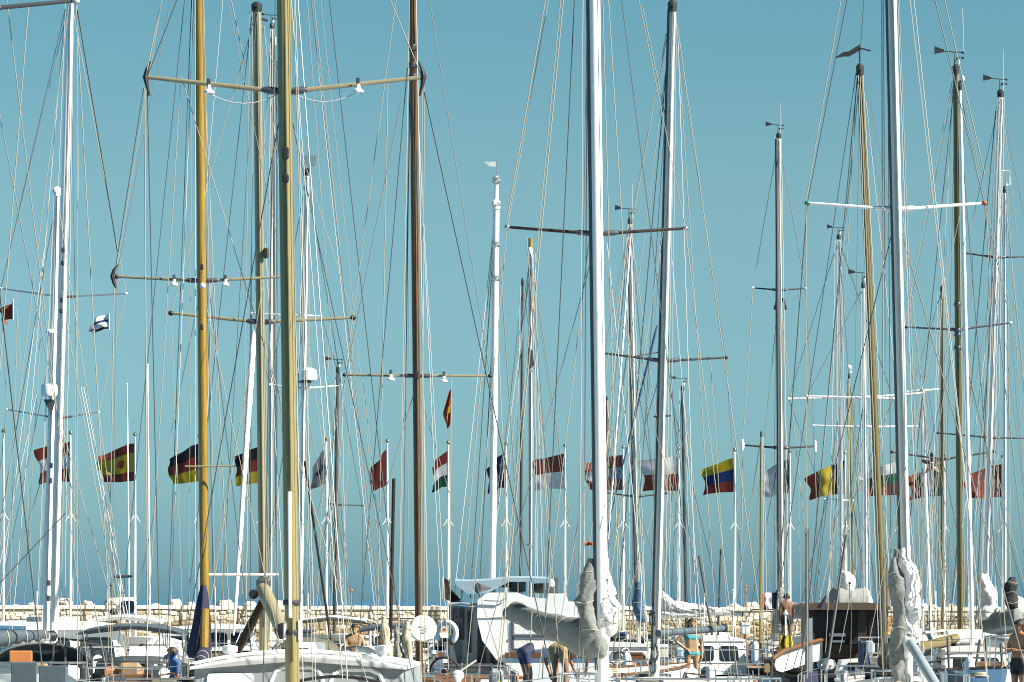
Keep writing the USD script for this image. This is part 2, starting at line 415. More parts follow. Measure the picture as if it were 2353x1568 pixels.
boulders = [(30, 1386, 70), (75, 1382, 60), (150, 1372, 70), (198, 1378, 60), (262, 1371, 95), (300, 1384, 50), (360, 1384, 60), (402, 1374, 62), (440, 1380, 50), (520, 1376, 75), (575, 1379, 60), (640, 1377, 55),
            (905, 1388, 60), (1000, 1389, 60), (1420, 1387, 70), (1475, 1388, 60), (1600, 1387, 80), (1690, 1384, 90), (1725, 1381, 70), (1765, 1387, 60), (1850, 1388, 70), (1905, 1390, 60), (2050, 1388, 70), (2115, 1384, 70), (2145, 1387, 60), (2190, 1386, 60), (2240, 1390, 60), (2330, 1392, 70)]
first = None
for x, yt, wpx in boulders:
    s, Y = wall_s(x)
    Y += 1.6
    r = wpx * .62 * Y / F / 2
    top = W(x, yt + 2, Y)[2]
    if first is None:
        m = trimesh.creation.icosphere(3, 1.0)
        v = m.vertices
        v = v * (1 + 0.35 * (meshkit.fbm(v * 1.3 + 5, 3, 3) - 0.5))[:, None]
        v = v * (1 + 0.5 * (meshkit.noise(v * 2.1 + 9, 5) - 0.5))[:, None]
        for q in nrg.normal(size=(14, 3)):
            q = unit(q); d_ = v @ q; cut_ = np.percentile(d_, 91); v = v - np.maximum(d_ - cut_, 0)[:, None] * q
        v[:, 2] *= 0.7
        v[:, 2] -= v[:, 2].max()
        first = thing('boulder', 'pale limestone boulder showing above the breakwater wall', 'boulder', (W(x, yt, Y)[0], Y, top), group='boulders behind the breakwater wall')
        first.part('stone', MB().add(v * r + first.base, m.faces), 'rock', 25)
        r0 = r
    else:
        copy(first, 'boulder', 'pale limestone boulder showing above the breakwater wall', 'boulder', (W(x, yt, Y)[0], Y, top), rng.uniform(0, 360), (r / r0, r / r0, rng.uniform(0.8, 1.2)), group='boulders behind the breakwater wall')

# ------------------------------------------------------------------ flagpoles and their flags on the quay
POLES = [8, 162, 310, 458, 601, 750, 890, 1030, 1163, 1298, 1432, 1560, 1688, 1815, 1942, 2066, 2170, 2303]
pole0 = None
PB = {}
for i, x in enumerate(POLES):
    s, Y = wall_s(x)
    Y -= 0.7
    b = np.array([(x - CX) * Y / F, Y, 0.95])
    PB[i] = b
    lab = f'slim white flagpole with a gilt ball on the quay, holding the {["unseen", "red white red banded", "red and yellow", "first black red gold", "second black red gold", "pale grey cross", "plain dark red", "red white green banded", "navy star", "red over white", "red pale red", "white over red", "yellow blue red", "green and pale", "black yellow red upright", "white green red", "green white red upright", "starred red"][i]} flag' if i else 'slim white flagpole with a gilt ball at the left edge'
    lab = ' '.join(lab.split()[:16])
    if pole0 is None:
        pole0 = thing('flagpole', lab, 'flagpole', b, 'flagpoles along the breakwater quay')
        H = 8.25
        pole0.part('pole', MB().tube([b, b + (0, 0, 3), b + (0, 0, H)], [0.062, 0.05, 0.034], 10), 'mast_white')
        pole0.part('ball_finial', MB().ball(b + (0, 0, H + 0.1), 0.075), 'gilt')
        pole0.part('base_plate', MB().lathe([(0.16, 0), (0.16, 0.04), (0.09, 0.07), (0.08, 0.3), (0.0, 0.3)], b), 'steel')
        c = MB()
        for sx in (-1, 1):
            c.tube([b + (0, 0, 5.42), b + (sx * 0.09, -0.03, 5.2), b + (sx * 0.2, -0.05, 5.05)], [0.022, 0.02, 0.012], 5)
        pole0.part('halyard_bracket', c, 'mast_white')
        pole0.part('halyard', MB().tube([b + (0.05, -0.05, 0.9), b + (0.06, -0.06, H * 0.6), b + (0.03, -0.05, H)], 0.006, 4), 'rope_white', False)
    else:
        copy(pole0, 'flagpole', lab, 'flagpole', b, group='flagpoles along the breakwater quay')


def flag(idx, label, bands, wpx, vertical=False, extra=None, hoist=1.42, fly=1.65, top=None, seed=0, droop=0.28, dirx=-1, b=None, name='flag', cat='flag', ragged=0.0):
    """bands: (width, material). The cloth streams to the left and away from the camera, wpx wide in the photograph."""
    b = PB[idx] if b is None else b
    zt = (b[2] + 8.02) if top is None else top
    proj = wpx * b[1] / F
    ca = min(0.985, proj / fly); sa = math.sqrt(1 - ca * ca)
    rs = np.random.default_rng(seed + 11)
    ph = rs.uniform(0, 6, 4)

    def cloth(u, v):
        """u 0..1 along the fly, v 0..1 down the hoist."""
        d = u * fly
        wv = 0.17 * u * math.sin(5.6 * u + ph[0] + 1.5 * v) + 0.07 * u * math.sin(11 * u + ph[1] - 2.2 * v) + 0.02 * math.sin(17 * u * v + ph[3])
        sag = droop * fly * (u ** 1.3) * (1 - 0.62 * v) + 0.05 * u * math.sin(4 * u + ph[2] + v * 2)
        comp = 1 - 0.13 * u * v + 0.05 * u * math.sin(7 * v + ph[2])
        return np.array([b[0] + dirx * (0.03 + d * ca * comp - wv * sa * 0.6), b[1] + d * sa * comp * 0.9 + wv * ca, zt - v * hoist * (1 - 0.06 * u) - sag])
    t = thing(name, label, cat, (b[0], b[1], zt))
    tot = sum(w for w, _ in bands); a0 = 0.0
    for w, mt in bands:
        a1 = a0 + w / tot
        if vertical:
            g = [[cloth(a0 + (a1 - a0) * p / 12, q / 24) for q in range(25)] for p in range(13)]
        else:
            g = [[cloth(p / 40, a0 + (a1 - a0) * q / 10) for q in range(11)] for p in range(41)]
        t.part('band', MB().sheet(g), 'flag_' + mt, True)
        a0 = a1
    for e in extra or []:
        kind, u0, v0, r, mt = e[:5]
        for side in (-1, 1):
            o = np.array([0.3 * side, -side, 0]) * 0.012
            pts = []
            n = 10 if kind == 'star' else 16
            for q in range(n):
                a = q / n * 2 * math.pi - math.pi / 2
                rr = r * (0.42 if kind == 'star' and q % 2 else 1.0)
                if kind == 'bar': a, rr = a, r
                pts.append(cloth(u0 + rr * math.cos(a) / fly * (e[5] if len(e) > 5 else 1), v0 + rr * math.sin(a) / hoist * (e[6] if len(e) > 6 else 1)) + o)
            c = cloth(u0, v0) + o
            t.part(kind if kind != 'bar' else 'emblem', MB().add(np.vstack([pts, c]), [[q, (q + 1) % n, n] for q in range(n)]), 'flag_' + mt, False)
    t.part('hoist_tape', MB().tube([cloth(0, 0) + (0, 0, 0.02), cloth(0, .5), cloth(0, 1) - (0, 0, 0.02)], 0.014, 5), 'flag_white')
    return t


flag(1, 'red white red banded flag partly hidden behind the twin white masts', [(1, 'brick'), (1, 'white'), (1, 'brick')], 88, seed=1, droop=.2, hoist=1.5)
flag(2, 'red yellow red banded flag with wide yellow middle, flying beside the thin white poles', [(1, 'red'), (2, 'yellow'), (1, 'red')], 88, seed=2, droop=.27, extra=[('bar', 0.38, 0.5, 0.17, 'orange')])
flag(3, 'black red gold flag directly left of the golden wooden mast', [(1, 'black'), (1, 'red'), (1, 'yellow')], 72, seed=3, droop=.3, top=9.0)
flag(4, 'black red gold flag directly left of the olive mast', [(1, 'black'), (1, 'red'), (1, 'yellow')], 64, seed=4, droop=.22)
flag(5, 'pale grey flag with a black cross, hanging limp', [(1, 'grey')], 36, seed=5, droop=.4, extra=[('bar', 0.42, 0.5, 0.16, 'black', 4.2, 1.0), ('bar', 0.36, 0.5, 0.14, 'black', 1.0, 4.4)])
flag(6, 'plain dark red flag hanging limp left of the brown mast', [(1, 'red')], 36, seed=6, droop=.42)
flag(7, 'red white green banded flag right of the brown mast', [(1, 'red'), (1, 'white'), (1, 'dkgreen')], 42, seed=7, droop=.4)
flag(8, 'navy flag with small white stars behind the white motor yacht mast', [(1, 'navy')], 46, seed=8, droop=.4, extra=[('star', 0.25, 0.3, 0.12, 'white'), ('star', 0.3, 0.65, 0.1, 'white'), ('star', 0.5, 0.5, 0.1, 'white')])
flag(9, 'red over white two band flag', [(1, 'brick'), (1, 'white')], 76, seed=9, droop=.2)
flag(10, 'red and pale blue banded flag crossed by the thick white mast', [(1, 'brick'), (1, 'sky'), (1, 'brick')], 88, seed=10, droop=.17)
flag(11, 'white over red two band flag crossed by the tall two tone mast', [(1, 'white'), (1, 'brick')], 88, seed=11, droop=.12)
flag(12, 'yellow blue red banded flag flying clear against the sky', [(1, 'yellow'), (1, 'blue'), (1, 'red')], 70, seed=12, droop=.3)
flag(13, 'dark green and pale grey upright banded flag with frayed white end', [(1, 'dkgreen'), (1, 'sky'), (.7, 'white')], 64, True, seed=13, droop=.4)
flag(14, 'black yellow red upright banded flag', [(1, 'black'), (1.1, 'yellow'), (1, 'red')], 86, True, seed=14, droop=.48)
flag(15, 'white green red banded flag beside the white furled mainsail mast', [(1, 'white'), (1, 'green'), (1, 'brick')], 96, seed=15, droop=.3)
flag(16, 'green white red upright banded flag by the small wind turbine', [(1, 'green'), (1, 'white'), (1, 'brick')], 78, True, seed=16, droop=.4)
flag(17, 'plain red flag with yellow stars near the right edge', [(1, 'red')], 88, seed=17, droop=.28, extra=[('star', 0.22, 0.3, 0.16, 'yellow'), ('star', 0.42, 0.2, 0.06, 'yellow'), ('star', 0.45, 0.42, 0.06, 'yellow')])
sY = wall_s(2432); PB[18] = np.array([(2432 - CX) * sY[1] / F, sY[1] - 0.7, 0.95])
flag(18, 'white red and black flag cut off by the right edge', [(1, 'white'), (1, 'black'), (1, 'red')], 96, seed=18, droop=.42)
copy(pole0, 'flagpole', 'slim white flagpole just beyond the right edge', 'flagpole', PB[18], group='flagpoles along the breakwater quay')


# ------------------------------------------------------------------ boats
class Boat(Part):
    def __init__(s, name, label, cat, X, Y, L, B, yaw=0.0, bow=-1, fb=1.05, z0=0.0, hull='gelcoat_white', deck='deck_white', rail='steel', hullshape=True, group=None):
        t = thing(name, label, cat, (X, Y, 0.0), group)
        super().__init__(t.path, t.base)
        s.L, s.B, s.fb = L, B, fb
        a = math.radians(yaw) + (math.pi if bow < 0 else 0.0)
        s.R = np.array([[math.cos(a), -math.sin(a), 0], [math.sin(a), math.cos(a), 0], [0, 0, 1]])
        s.yaw = a
        FOOT.append((s.path.split('/')[-1], X, Y, L, B, a))
        s.make_hull(hull, deck)

    def w(s, x, y, z):
        return s.base + s.R @ np.array([x, y, z], float)

    def wp(s, pts):
        return np.asarray(pts, float) @ s.R.T + s.base

    def loc(s, p):
        return s.R.T @ (np.asarray(p, float) - s.base)

    def half(s, t):
        return s.B / 2 * np.interp(t, [0, .12, .35, .55, .75, .9, .97, 1.0], [.74, .84, .98, 1.0, .84, .46, .17, .03])

    def sheer(s, t):
        return s.fb * (1 + 0.36 * max(t - 0.42, 0) ** 1.6 + 0.06 * (1 - t) ** 2)

    def make_hull(s, hm, dm):
        ts = [0, .06, .15, .28, .42, .56, .7, .8, .88, .94, .98, 1.0]
        rings, deck = [], []
        for t in ts:
            b, sh, y = s.half(t), s.sheer(t), (t - 0.5) * s.L
            rk = (t - .5) * .0
            dep = -0.42 * math.sin(math.pi * min(max(t, .08), .97)) - 0.02
            prof = [(1, sh), (1.0, sh * .6), (.96, .22), (.8, -.05), (.45, dep * .8), (0, dep)]
            ring = [(b * p, y - (0.10 * s.L * (1 - z / sh) if t > .9 else 0) * (t - .9) * 10, z) for p, z in prof]
            ring += [(-x, yy, z) for x, yy, z in ring[-2::-1]]
            rings.append(s.wp(ring))
            deck.append([s.w(b * q, y, sh + 0.05 * (1 - q * q) - 0.006 + 0.004) for q in (-1, -.6, 0, .6, 1)])
        s.part('hull', MB().loft(rings), hm, 40)
        s.part('deck', MB().sheet(deck), dm, 40)
        for sd in (-1, 1):
            s.part('toe_rail', MB().tube([s.w(sd * s.half(t), (t - .5) * s.L, s.sheer(t) + .03) for t in ts], 0.035, 6), rng.choice(['wood_teak', 'steel_dark', 'gelcoat_white', 'wood_teak']))

    def rails(s, t0=0.05, t1=0.97, h=0.62, mat='steel', n=7, r=0.013):
        for sd in (-1, 1):
            m = MB(); top = []
            for t in np.linspace(t0, t1, n):
                p = s.w(sd * (s.half(t) - .06), (t - .5) * s.L, s.sheer(t)); q = p + (0, 0, h)
                m.tube([p, q], r, 5); top.append(q)
            m.tube(top, 0.007, 4); m.tube([q - (0, 0, h * .48) for q in top], 0.006, 4)
            s.part('guard_rail', m, mat, False)
        for t, nm in ((t1, 'pulpit'), (t0, 'pushpit')):
            m = MB()
            b = max(s.half(t) - .06, .15); y = (t - .5) * s.L; z = s.sheer(t)
            d = 0.5 if t > .5 else -0.25
            for hh in (h + .03, h * .5):
                m.tube([s.w(b, y, z + hh), s.w(b * .75, y + d * .7, z + hh), s.w(0, y + d, z + hh), s.w(-b * .75, y + d * .7, z + hh), s.w(-b, y, z + hh)], 0.017, 6)
            for x, dd in ((b, 0), (-b, 0), (b * .75, d * .7), (-b * .75, d * .7)):
                m.tube([s.w(x, y + dd * (.5 if t > .5 else .8), z - .02), s.w(x, y + dd, z + h + .03)], 0.015, 5)
            s.part(nm, m, mat, False)

    def house(s, name, y0, y1, w0, w1, z0, h, mat, taper=.86, rake0=.1, rake1=.35, wins=(), roof=None, roofh=.05, over=.06, crown=.06, r=.03, winmat='window_dark', framemat=None, peak=0.0):
        """A cabin: y0 aft, y1 forward, w widths aft and forward, wins: (face, u0, u1, v0, v1)."""
        b = [(-w0 / 2, y0, z0), (w0 / 2, y0, z0), (w1 / 2, y1, z0), (-w1 / 2, y1, z0)]
        t = [(-w0 / 2 * taper, y0 + rake0, z0 + h), (w0 / 2 * taper, y0 + rake0, z0 + h), (w1 / 2 * taper, y1 - rake1, z0 + h), (-w1 / 2 * taper, y1 - rake1, z0 + h)]
        b, t = s.wp(b), s.wp(t)
        crn = [s.w(0, y0 + rake0, z0 + h + peak), s.w(0, y1 - rake1, z0 + h + peak)] + [s.w(sx * w0 * taper * .28, y_, z0 + h + peak * .75) for sx in (-1, 1) for y_ in (y0 + rake0, y1 - rake1)] if peak else []
        p = s.part(name, rhexa(np.vstack([b, t] + ([crn] if crn else [])), r), mat)
        faces = {'aft': (b[0], b[1], t[1], t[0]), 'fore': (b[2], b[3], t[3], t[2]), 'right': (b[1], b[2], t[2], t[1]), 'left': (b[3], b[0], t[0], t[3])}
        for fc, u0, u1, v0, v1 in wins:
            wn_ = p.part('window', panel(faces[fc], u0, u1, v0, v1, r + .008, .016), winmat)
            if framemat:
                p.part('window_frame', frame_tube(faces[fc], u0, u1, v0, v1, r + .008, .022), framemat)
        if roof:
            m = MB(); c = (t[0] + t[1] + t[2] + t[3]) / 4
            q = [c + (k - c) * (1 + over / np.linalg.norm(k - c) * 1.6) for k in t]
            rings = []
            for e in np.linspace(0, 1, 5):
                l_, r_ = q[0] * (1 - e) + q[3] * e, q[1] * (1 - e) + q[2] * e
                top = [l_ * (1 - f) + r_ * f + np.array([0, 0, r + roofh + crown * (1 - (2 * f - 1) ** 2)]) for f in np.linspace(0, 1, 9)]
                rings.append([l_ + (0, 0, r + .003)] + top + [r_ + (0, 0, r + .003)])
            p.part('roof', m.loft(rings), roof)
        p.faces, p.top = faces, t
        return p

    def sprayhood(s, y, w, z0, h, mat, ln=.75):
        rings = []
        for e, hh, ww in ((0, h, 1.0), (.35, h * .98, 1.0), (.7, h * .8, .97), (1.0, h * .3, .9), (1.15, h * .02, .86)):
            th = np.linspace(0, math.pi, 13)
            rings.append([s.w(-math.cos(a) * w / 2 * ww, y + e * ln, z0 + hh * abs(math.sin(a)) ** .55) for a in th])
        m = MB().sheet(rings)
        inner = [[p + (0, 0, -0.012) for p in rr] for rr in rings]
        m.sheet([rr[::-1] for rr in inner])
        p = s.part('sprayhood', m, mat, True)
        q = (s.w(-w * .3, y + ln * 1.0, z0 + h * .42), s.w(w * .3, y + ln * 1.0, z0 + h * .42), s.w(w * .28, y + ln * .72, z0 + h * .8), s.w(-w * .28, y + ln * .72, z0 + h * .8))
        p.part('window', panel(q[::-1] if s.R[1, 1] < 0 else q, .0, 1, .0, 1, .03, .012), 'vinyl_haze')
        p.part('hoop', MB().tube(rings[0], .018, 6), 'steel')
        return p

    def bimini(s, y, w, z, ln, mat, legs=True, zl=1.1):
        rings = []
        for e in np.linspace(-.5, .5, 6):
            rings.append([s.w((f - .5) * w, y + e * ln, z + .14 * (1 - (2 * f - 1) ** 2) - .22 * max(abs(2 * f - 1) - .86, 0) * 7 * .14 - .05 * (2 * e) ** 2) for f in np.linspace(0, 1, 13)])
        up = [[p + (0, 0, .012) for p in r] for r in rings]
        ring2 = [list(a) + list(b[::-1]) for a, b in zip(rings, up)]
        p = s.part('bimini', MB().loft(ring2), mat, 40)
        if legs:
            for sd in (-1, 1):
                m = MB()
                base = s.w(sd * w * .5, y, zl)
                for e in (-.45, .0, .45):
                    m.tube([base, s.w(sd * w * .49, y + e * ln, z - .02)], .014, 5)
                p.part('frame', m, 'steel', False)
        return p

    def mast(s, top, bot, w, Y, mat, foot=1.25, up=None, spreaders=(), head='cap', taper=.72, track=True, smat=None, yoff=0.0, sw=.5, caps=None, lights=(), tipT=False, name='mast'):
        T, Bt = W(top[0], top[1], Y + yoff), W(bot[0], bot[1], Y)
        d = T - Bt
        A = Bt + d * ((foot - Bt[2]) / d[2])
        if up: T = Bt + d * ((up - Bt[2]) / d[2])
        r = w * Y / F / 2
        lin = lambda z: A + (T - A) * ((z - A[2]) / (T[2] - A[2]))
        hs = np.linspace(0, 1, 9)
        p = s.part(name, MB().tube([A + (T - A) * h for h in hs], [r * np.interp(h, [0, .8, 1], [1, .97, taper]) for h in hs], 16), mat, 40)
        p.A, p.T, p.r, p.lin, p.Y = A, T, r, lin, Y
        if track:
            p.part('sail_track', MB().tube([A + (T - A) * h + (r * .22, -r * np.interp(h, [0, .8, 1], [1, .97, taper]) - .004, 0) for h in (0.08, .5, .99)], max(r * .13, .007), 6), 'steel' if mat in ('mast_silver', 'mast_white', 'mast_grey') else mat)
        p.part('mast_collar', MB().lathe([(r * 1.5, 0), (r * 1.5, .06), (r * 1.1, .12)], A, 14), 'rubber')
        p.tips = []
        for k, sp in enumerate(spreaders):
            (xl, yl), (xr, yr), yc = sp[:3]
            xc = top[0] + (bot[0] - top[0]) * (yc - top[1]) / (bot[1] - top[1])
            C = W(xc, yc, Y)
            sr = (sp[3] if len(sp) > 3 else 5) * Y / F / 2
            tip = []
            for q, (x, y) in enumerate(((xl, yl), (xr, yr))):
                E = W(x, y, Y + .15)
                e = unit(E - C)
                sm = smat or ('steel' if mat == 'mast_silver' else mat)
                b = p.part('spreader', MB().tube([C + e * r * .7, C + (E - C) * .5, E], [sr, sr * .95, sr * .8], 8, .7), sm)
                cm = caps[q] if caps else 'black'
                if tipT:
                    p.part('spreader_end', MB().tube([E + (0, 0, .2) - e * .04, E + (0, 0, .1) - e * .0, E + e * .02, E + (0, 0, -.1) - e * .0, E + (0, 0, -.22) - e * .03], [.011, .022, .036, .022, .011], 8), 'wood_dark')
                else:
                    p.part('spreader_end', MB().ball(E, (sr * 1.7, sr * 1.7, sr * 1.5), 2), cm)
                p.part('spreader_root', MB().lathe([(sr * 1.1, 0), (sr * 1.6, .03), (sr * 1.6, .14), (sr * 1.05, .2)], C + e * r * .85, 10, e), 'mast_white' if sm == 'mast_white' else 'steel_dark')
                tip.append(E)
            p.tips.append(tip)
        for x, y, c in lights:
            L = W(x, y, Y)
            p.part('deck_light', MB().lathe([(.022, .05), (.028, .0), (.035, -.01), (.062, -.025), (.066, -.055), (.05, -.06), (.0, -.055)], L + (0, 0, .01), 12), c)
            p.part('light_bracket', MB().tube([L + (0, 0, .05), L + (0, 0, .13)], .025, 6), 'steel_dark')
        if not up: s.masthead(p, head, r * taper)
        return p

    def masthead(s, p, head, r):
        T = p.T
        hm = MB().lathe([(r * 1.25, -.1), (r * 1.35, -.02), (r * 1.35, .05), (r * .6, .1), (0, .1)], T, 12)
        hm.box(T + (-.02, -r * 1.2, .02), (r * 1.1, r * 2, .09), None, .01)
        p.part('masthead', hm, 'black' if head != 'white' else 'mast_white')
        if head in ('vane', 'vane_antenna', 'full'):
            q = T + (-.02, 0, .1)
            m = MB().tube([q, q + (0, 0, .22), q + (-.06, 0, .27)], .012, 5)
            m.tube([q + (-.26, 0, .28), q + (.16, 0, .25)], .011, 5)
            m.hull([q + (-.42, y, z) for y in (-.008, .008) for z in (.22, .38)] + [q + (-.22, y, z) for y in (-.008, .008) for z in (.26, .31)])
            m.ball(q + (.17, 0, .25), .03, 1)
            for a in (0, 2.1, 4.2):
                m.ball(q + (.1 + .07 * math.cos(a), .07 * math.sin(a), .14), .028, 1)
                m.tube([q + (.1, 0, .14), q + (.1 + .07 * math.cos(a), .07 * math.sin(a), .14)], .006, 4)
            m.tube([q + (0, 0, .08), q + (.1, 0, .14)], .008, 4)
            p.part('wind_vane', m, 'black')
        if head in ('antenna', 'vane_antenna'):
            q = T + (.07, 0, .05)
            p.part('antenna', MB().tube([q, q + (.01, 0, .5), q + (.0, 0, 1.05)], [.012, .009, .006], 5), 'rope_white')
        if head in ('light', 'vane'):
            p.part('masthead_light', MB().lathe([(.035, 0), (.04, .05), (.03, .09), (0, .1)], T + (.05, -.02, .1), 10), 'light_white')

    def line(s, a, b, mat='rope_cream', r=.008, sag=0.0, name='stay'):
        a, b = np.asarray(a, float), np.asarray(b, float)
        if sag:
            pts = [a + (b - a) * t - np.array([0, 0, sag * 4 * t * (1 - t)]) for t in np.linspace(0, 1, 9)]
        else:
            pts = [a, b]
        r = r * (.72 + .5 * ((abs(a[0] * 7.31 + b[0] * 3.17) * 1.7) % 1.0))
        return s.part(name, MB().tube(pts, r, 5), mat, False)

    def rig(s, p, t=.6, stays=True, r=None, low=True, hal=2, mats=('wire_steel', 'rope_cream', 'wire_dark')):
        r = r or max(.006, .0001 * p.Y)
        ly = s.loc(p.A)[1]
        tt = np.clip(ly / s.L + .5, .02, .98)
        ch = [s.w(sd * (s.half(tt) - .03), ly - .15, s.sheer(tt)) for sd in (-1, 1)]
        if s.R[0, 0] < 0: ch = ch[::-1]          # ch[0] is at the picture's left
        for k in (0, 1):
            m = rng.choice(mats)
            pts = [p.T - (0, 0, .08)] + [tp[k] for tp in p.tips] + [ch[k]]
            for a, b in zip(pts, pts[1:]):
                s.line(a, b, m, r, name='shroud')
            if low and p.tips:
                for tp in p.tips:
                    c = p.lin((tp[0][2] + tp[1][2]) / 2 - .15)
                    s.line(c, ch[k] + s.R @ np.array([0, rng.choice([-.5, .5]), 0]), rng.choice(mats), r, name='shroud')
        if stays:
            s.line(p.T, s.w(0, s.L / 2 - .1, s.sheer(.99) + .1), rng.choice(mats), r * 1.15, name='forestay')
            s.line(p.T, s.w(rng.choice([-.4, .4]) * s.B / 2, -s.L / 2 + .1, s.sheer(0) + .2), rng.choice(mats), r, name='backstay')
        for k in range(hal + (1 if p.Y > 60 else 0)):
            o = np.array([rng.choice([-1, 1]) * (p.r + rng.uniform(.03, .5 if k == hal else .22)), rng.uniform(-.2, .1), 0])
            s.line(p.T + (0.3 * o[0], -p.r, -.1), p.A + o, rng.choice(['rope_white', 'rope_cream', 'rope_white']), r * .9, name='halyard')
        if p.tips:
            tp = p.tips[0][rng.choice([0, 1])]
            s.line(tp * .75 + p.lin(tp[2]) * .25, s.w((ch[0] if tp[0] < p.A[0] else ch[1])[0] * 0 + rng.uniform(-.4, .4) * s.B, ly - .4, s.sheer(tt)), 'rope_cream', r * .75, name='flag_halyard')

    def boom(s, a, b, r, mat='mast_silver', cover=None, name='boom', ch=.2, cw=.12, hump=0.0, tailk=.55, seed=1):
        a, b = np.asarray(a, float), np.asarray(b, float)
        p = s.part(name, MB().tube([a, (a + b) / 2, b], r, 12), mat)
        p.part('end_fitting', MB().lathe([(r * 1.12, -.03), (r * 1.15, .04), (r * .5, .07), (0, .07)], b, 12, unit(b - a)), 'black')
        if cover:
            e = unit(b - a); sd = unit(np.cross(e, [0, 0, 1])); up = np.cross(sd, e)
            th = np.arange(18) / 18 * 2 * np.pi
            rings = []
            for t in np.concatenate([[-.06, -.055, -.04], np.linspace(-.02, .94, 22), [.955, .965]]):
                k = np.interp(t, [-.06, -.055, -.04, .0, .15, .5, .94, .955, .965], [.08, .35, .7, 1.0, 1.0 + hump, .85, tailk, tailk * .8, tailk * .3])
                c = a + (b - a) * t + up * (ch * k * .45)
                rr = np.stack([np.cos(th) * cw * k, np.sin(th) * ch * k * (1 + .0 * th)], 1)
                q = c + rr[:, :1] * sd + rr[:, 1:] * up
                q = q + (meshkit.fbm(q * np.array([3.5, 3.5, 3.5]) + seed, 3, seed) - .5)[:, None] * .11 * (np.cos(th)[:, None] * sd + np.sin(th)[:, None] * up) * (ch / .2)
                q = q - np.array([0, 0, 1]) * .03 * abs(math.sin(t * 22)) * (ch / .2) * (np.sin(th) < 0)[:, None]
                rings.append(q)
            c = p.part('sail_cover', MB().loft(rings), cover, True)
            for q in range(5, 24, 6):
                c.part('lashing', MB().tube(np.vstack([rings[q], rings[q][:1]]), .008, 4), 'rope_cream', False)
        return p

    def stack(s, z0, z1, lin, r, mat, off=(0, 0, 0), seed=1, name='furled_sail', k=.3, sq=1.0):
        """A crumpled sail bundled round a spar."""
        th = np.arange(20) / 20 * 2 * np.pi; rings = []
        n = int((z1 - z0) / .045) + 3
        for z in np.linspace(z0, z1, n):
            t = (z - z0) / (z1 - z0)
            kk = np.interp(t, [0, .06, .25, .8, 1], [.6, .9, 1.0, .85, .4])
            c = lin(z) + np.asarray(off)
            dirs = np.stack([np.cos(th), np.sin(th) * sq, 0 * th], 1)
            q = c + dirs * r * kk
            nz = (meshkit.fbm(q * np.array([9, 9, 4.5]) / (r / .12) ** .5 + seed * 7, 4, seed) - .5) + .18 * (abs(meshkit.noise(q * np.array([5, 5, 13]) / (r / .12) ** .5 + seed, seed) - .5) - .2)
            q = q + dirs * (nz * r * kk * 2 * k * 2.6)[:, None]
            q = q + dirs[0] * r * .25 * math.sin(z * 6.1 + seed)
            q[:, 2] += .02 * np.sin(th * 2 + z * 9)
            rings.append(q)
        p = s.part(name, MB().loft(rings), mat, True)
        for q in range(n // 5, n - 2, max(n // 3, 4)):
            ring = rings[q].mean(0) + (rings[q] - rings[q].mean(0)) * 1.01
            p.part('lashing', MB().tube(np.vstack([ring, ring[:1]]), .007, 4), 'rope_cream', False)
        return p

    def furl(s, a, b, r, mat, name='furled_jib'):
        a, b = np.asarray(a, float), np.asarray(b, float)
        ts = np.linspace(0, 1, 60); rr = r * np.interp(ts, [0, .05, .25, .9, 1], [.5, 1, 1, .55, .3]) * (1 + .10 * np.sin(ts * 110))
        return s.part(name, MB().tube([a + (b - a) * t for t in ts], rr, 10), mat, True)

    def wheel(s, c, R, nrm=(0, -1, 0), mat='steel_dark', spokes=6):
        nrm = unit(nrm); a = unit(np.cross(nrm, [0, 0, 1])); b = np.cross(a, nrm)
        p = s.part('steering_wheel', MB().torus(c, R, .02, a, b, 32, 8), mat)
        for k in range(spokes):
            t = k / spokes * 2 * math.pi + .3
            p.part('spoke', MB().tube([c, np.asarray(c) + (math.cos(t) * a + math.sin(t) * b) * R], .011, 5), 'steel')
        p.part('hub', MB().lathe([(.0, -.04), (.05, -.04), (.05, .04), (0, .05)], c, 12, nrm), mat)
        s.part('pedestal', MB().tube([np.asarray(c) - nrm * .1 - (0, 0, .95), np.asarray(c) - nrm * .08], [.09, .06], 10), 'gelcoat_white')
        return p


FOOT = []


def yacht(label, x, Y, L, B, yaw=0, bow=-1, my=.08, **kw):
    """A sailing boat whose mast column is x: the hull is set so that its mast step lies under it."""
    X = (x - CX) * Y / F
    a = math.radians(yaw) + (math.pi if bow < 0 else 0)
    off = np.array([-math.sin(a), math.cos(a)]) * my * L
    return Boat('sailing_boat', label, 'sailboat', X - off[0], Y - off[1], L, B, yaw, bow, **kw)


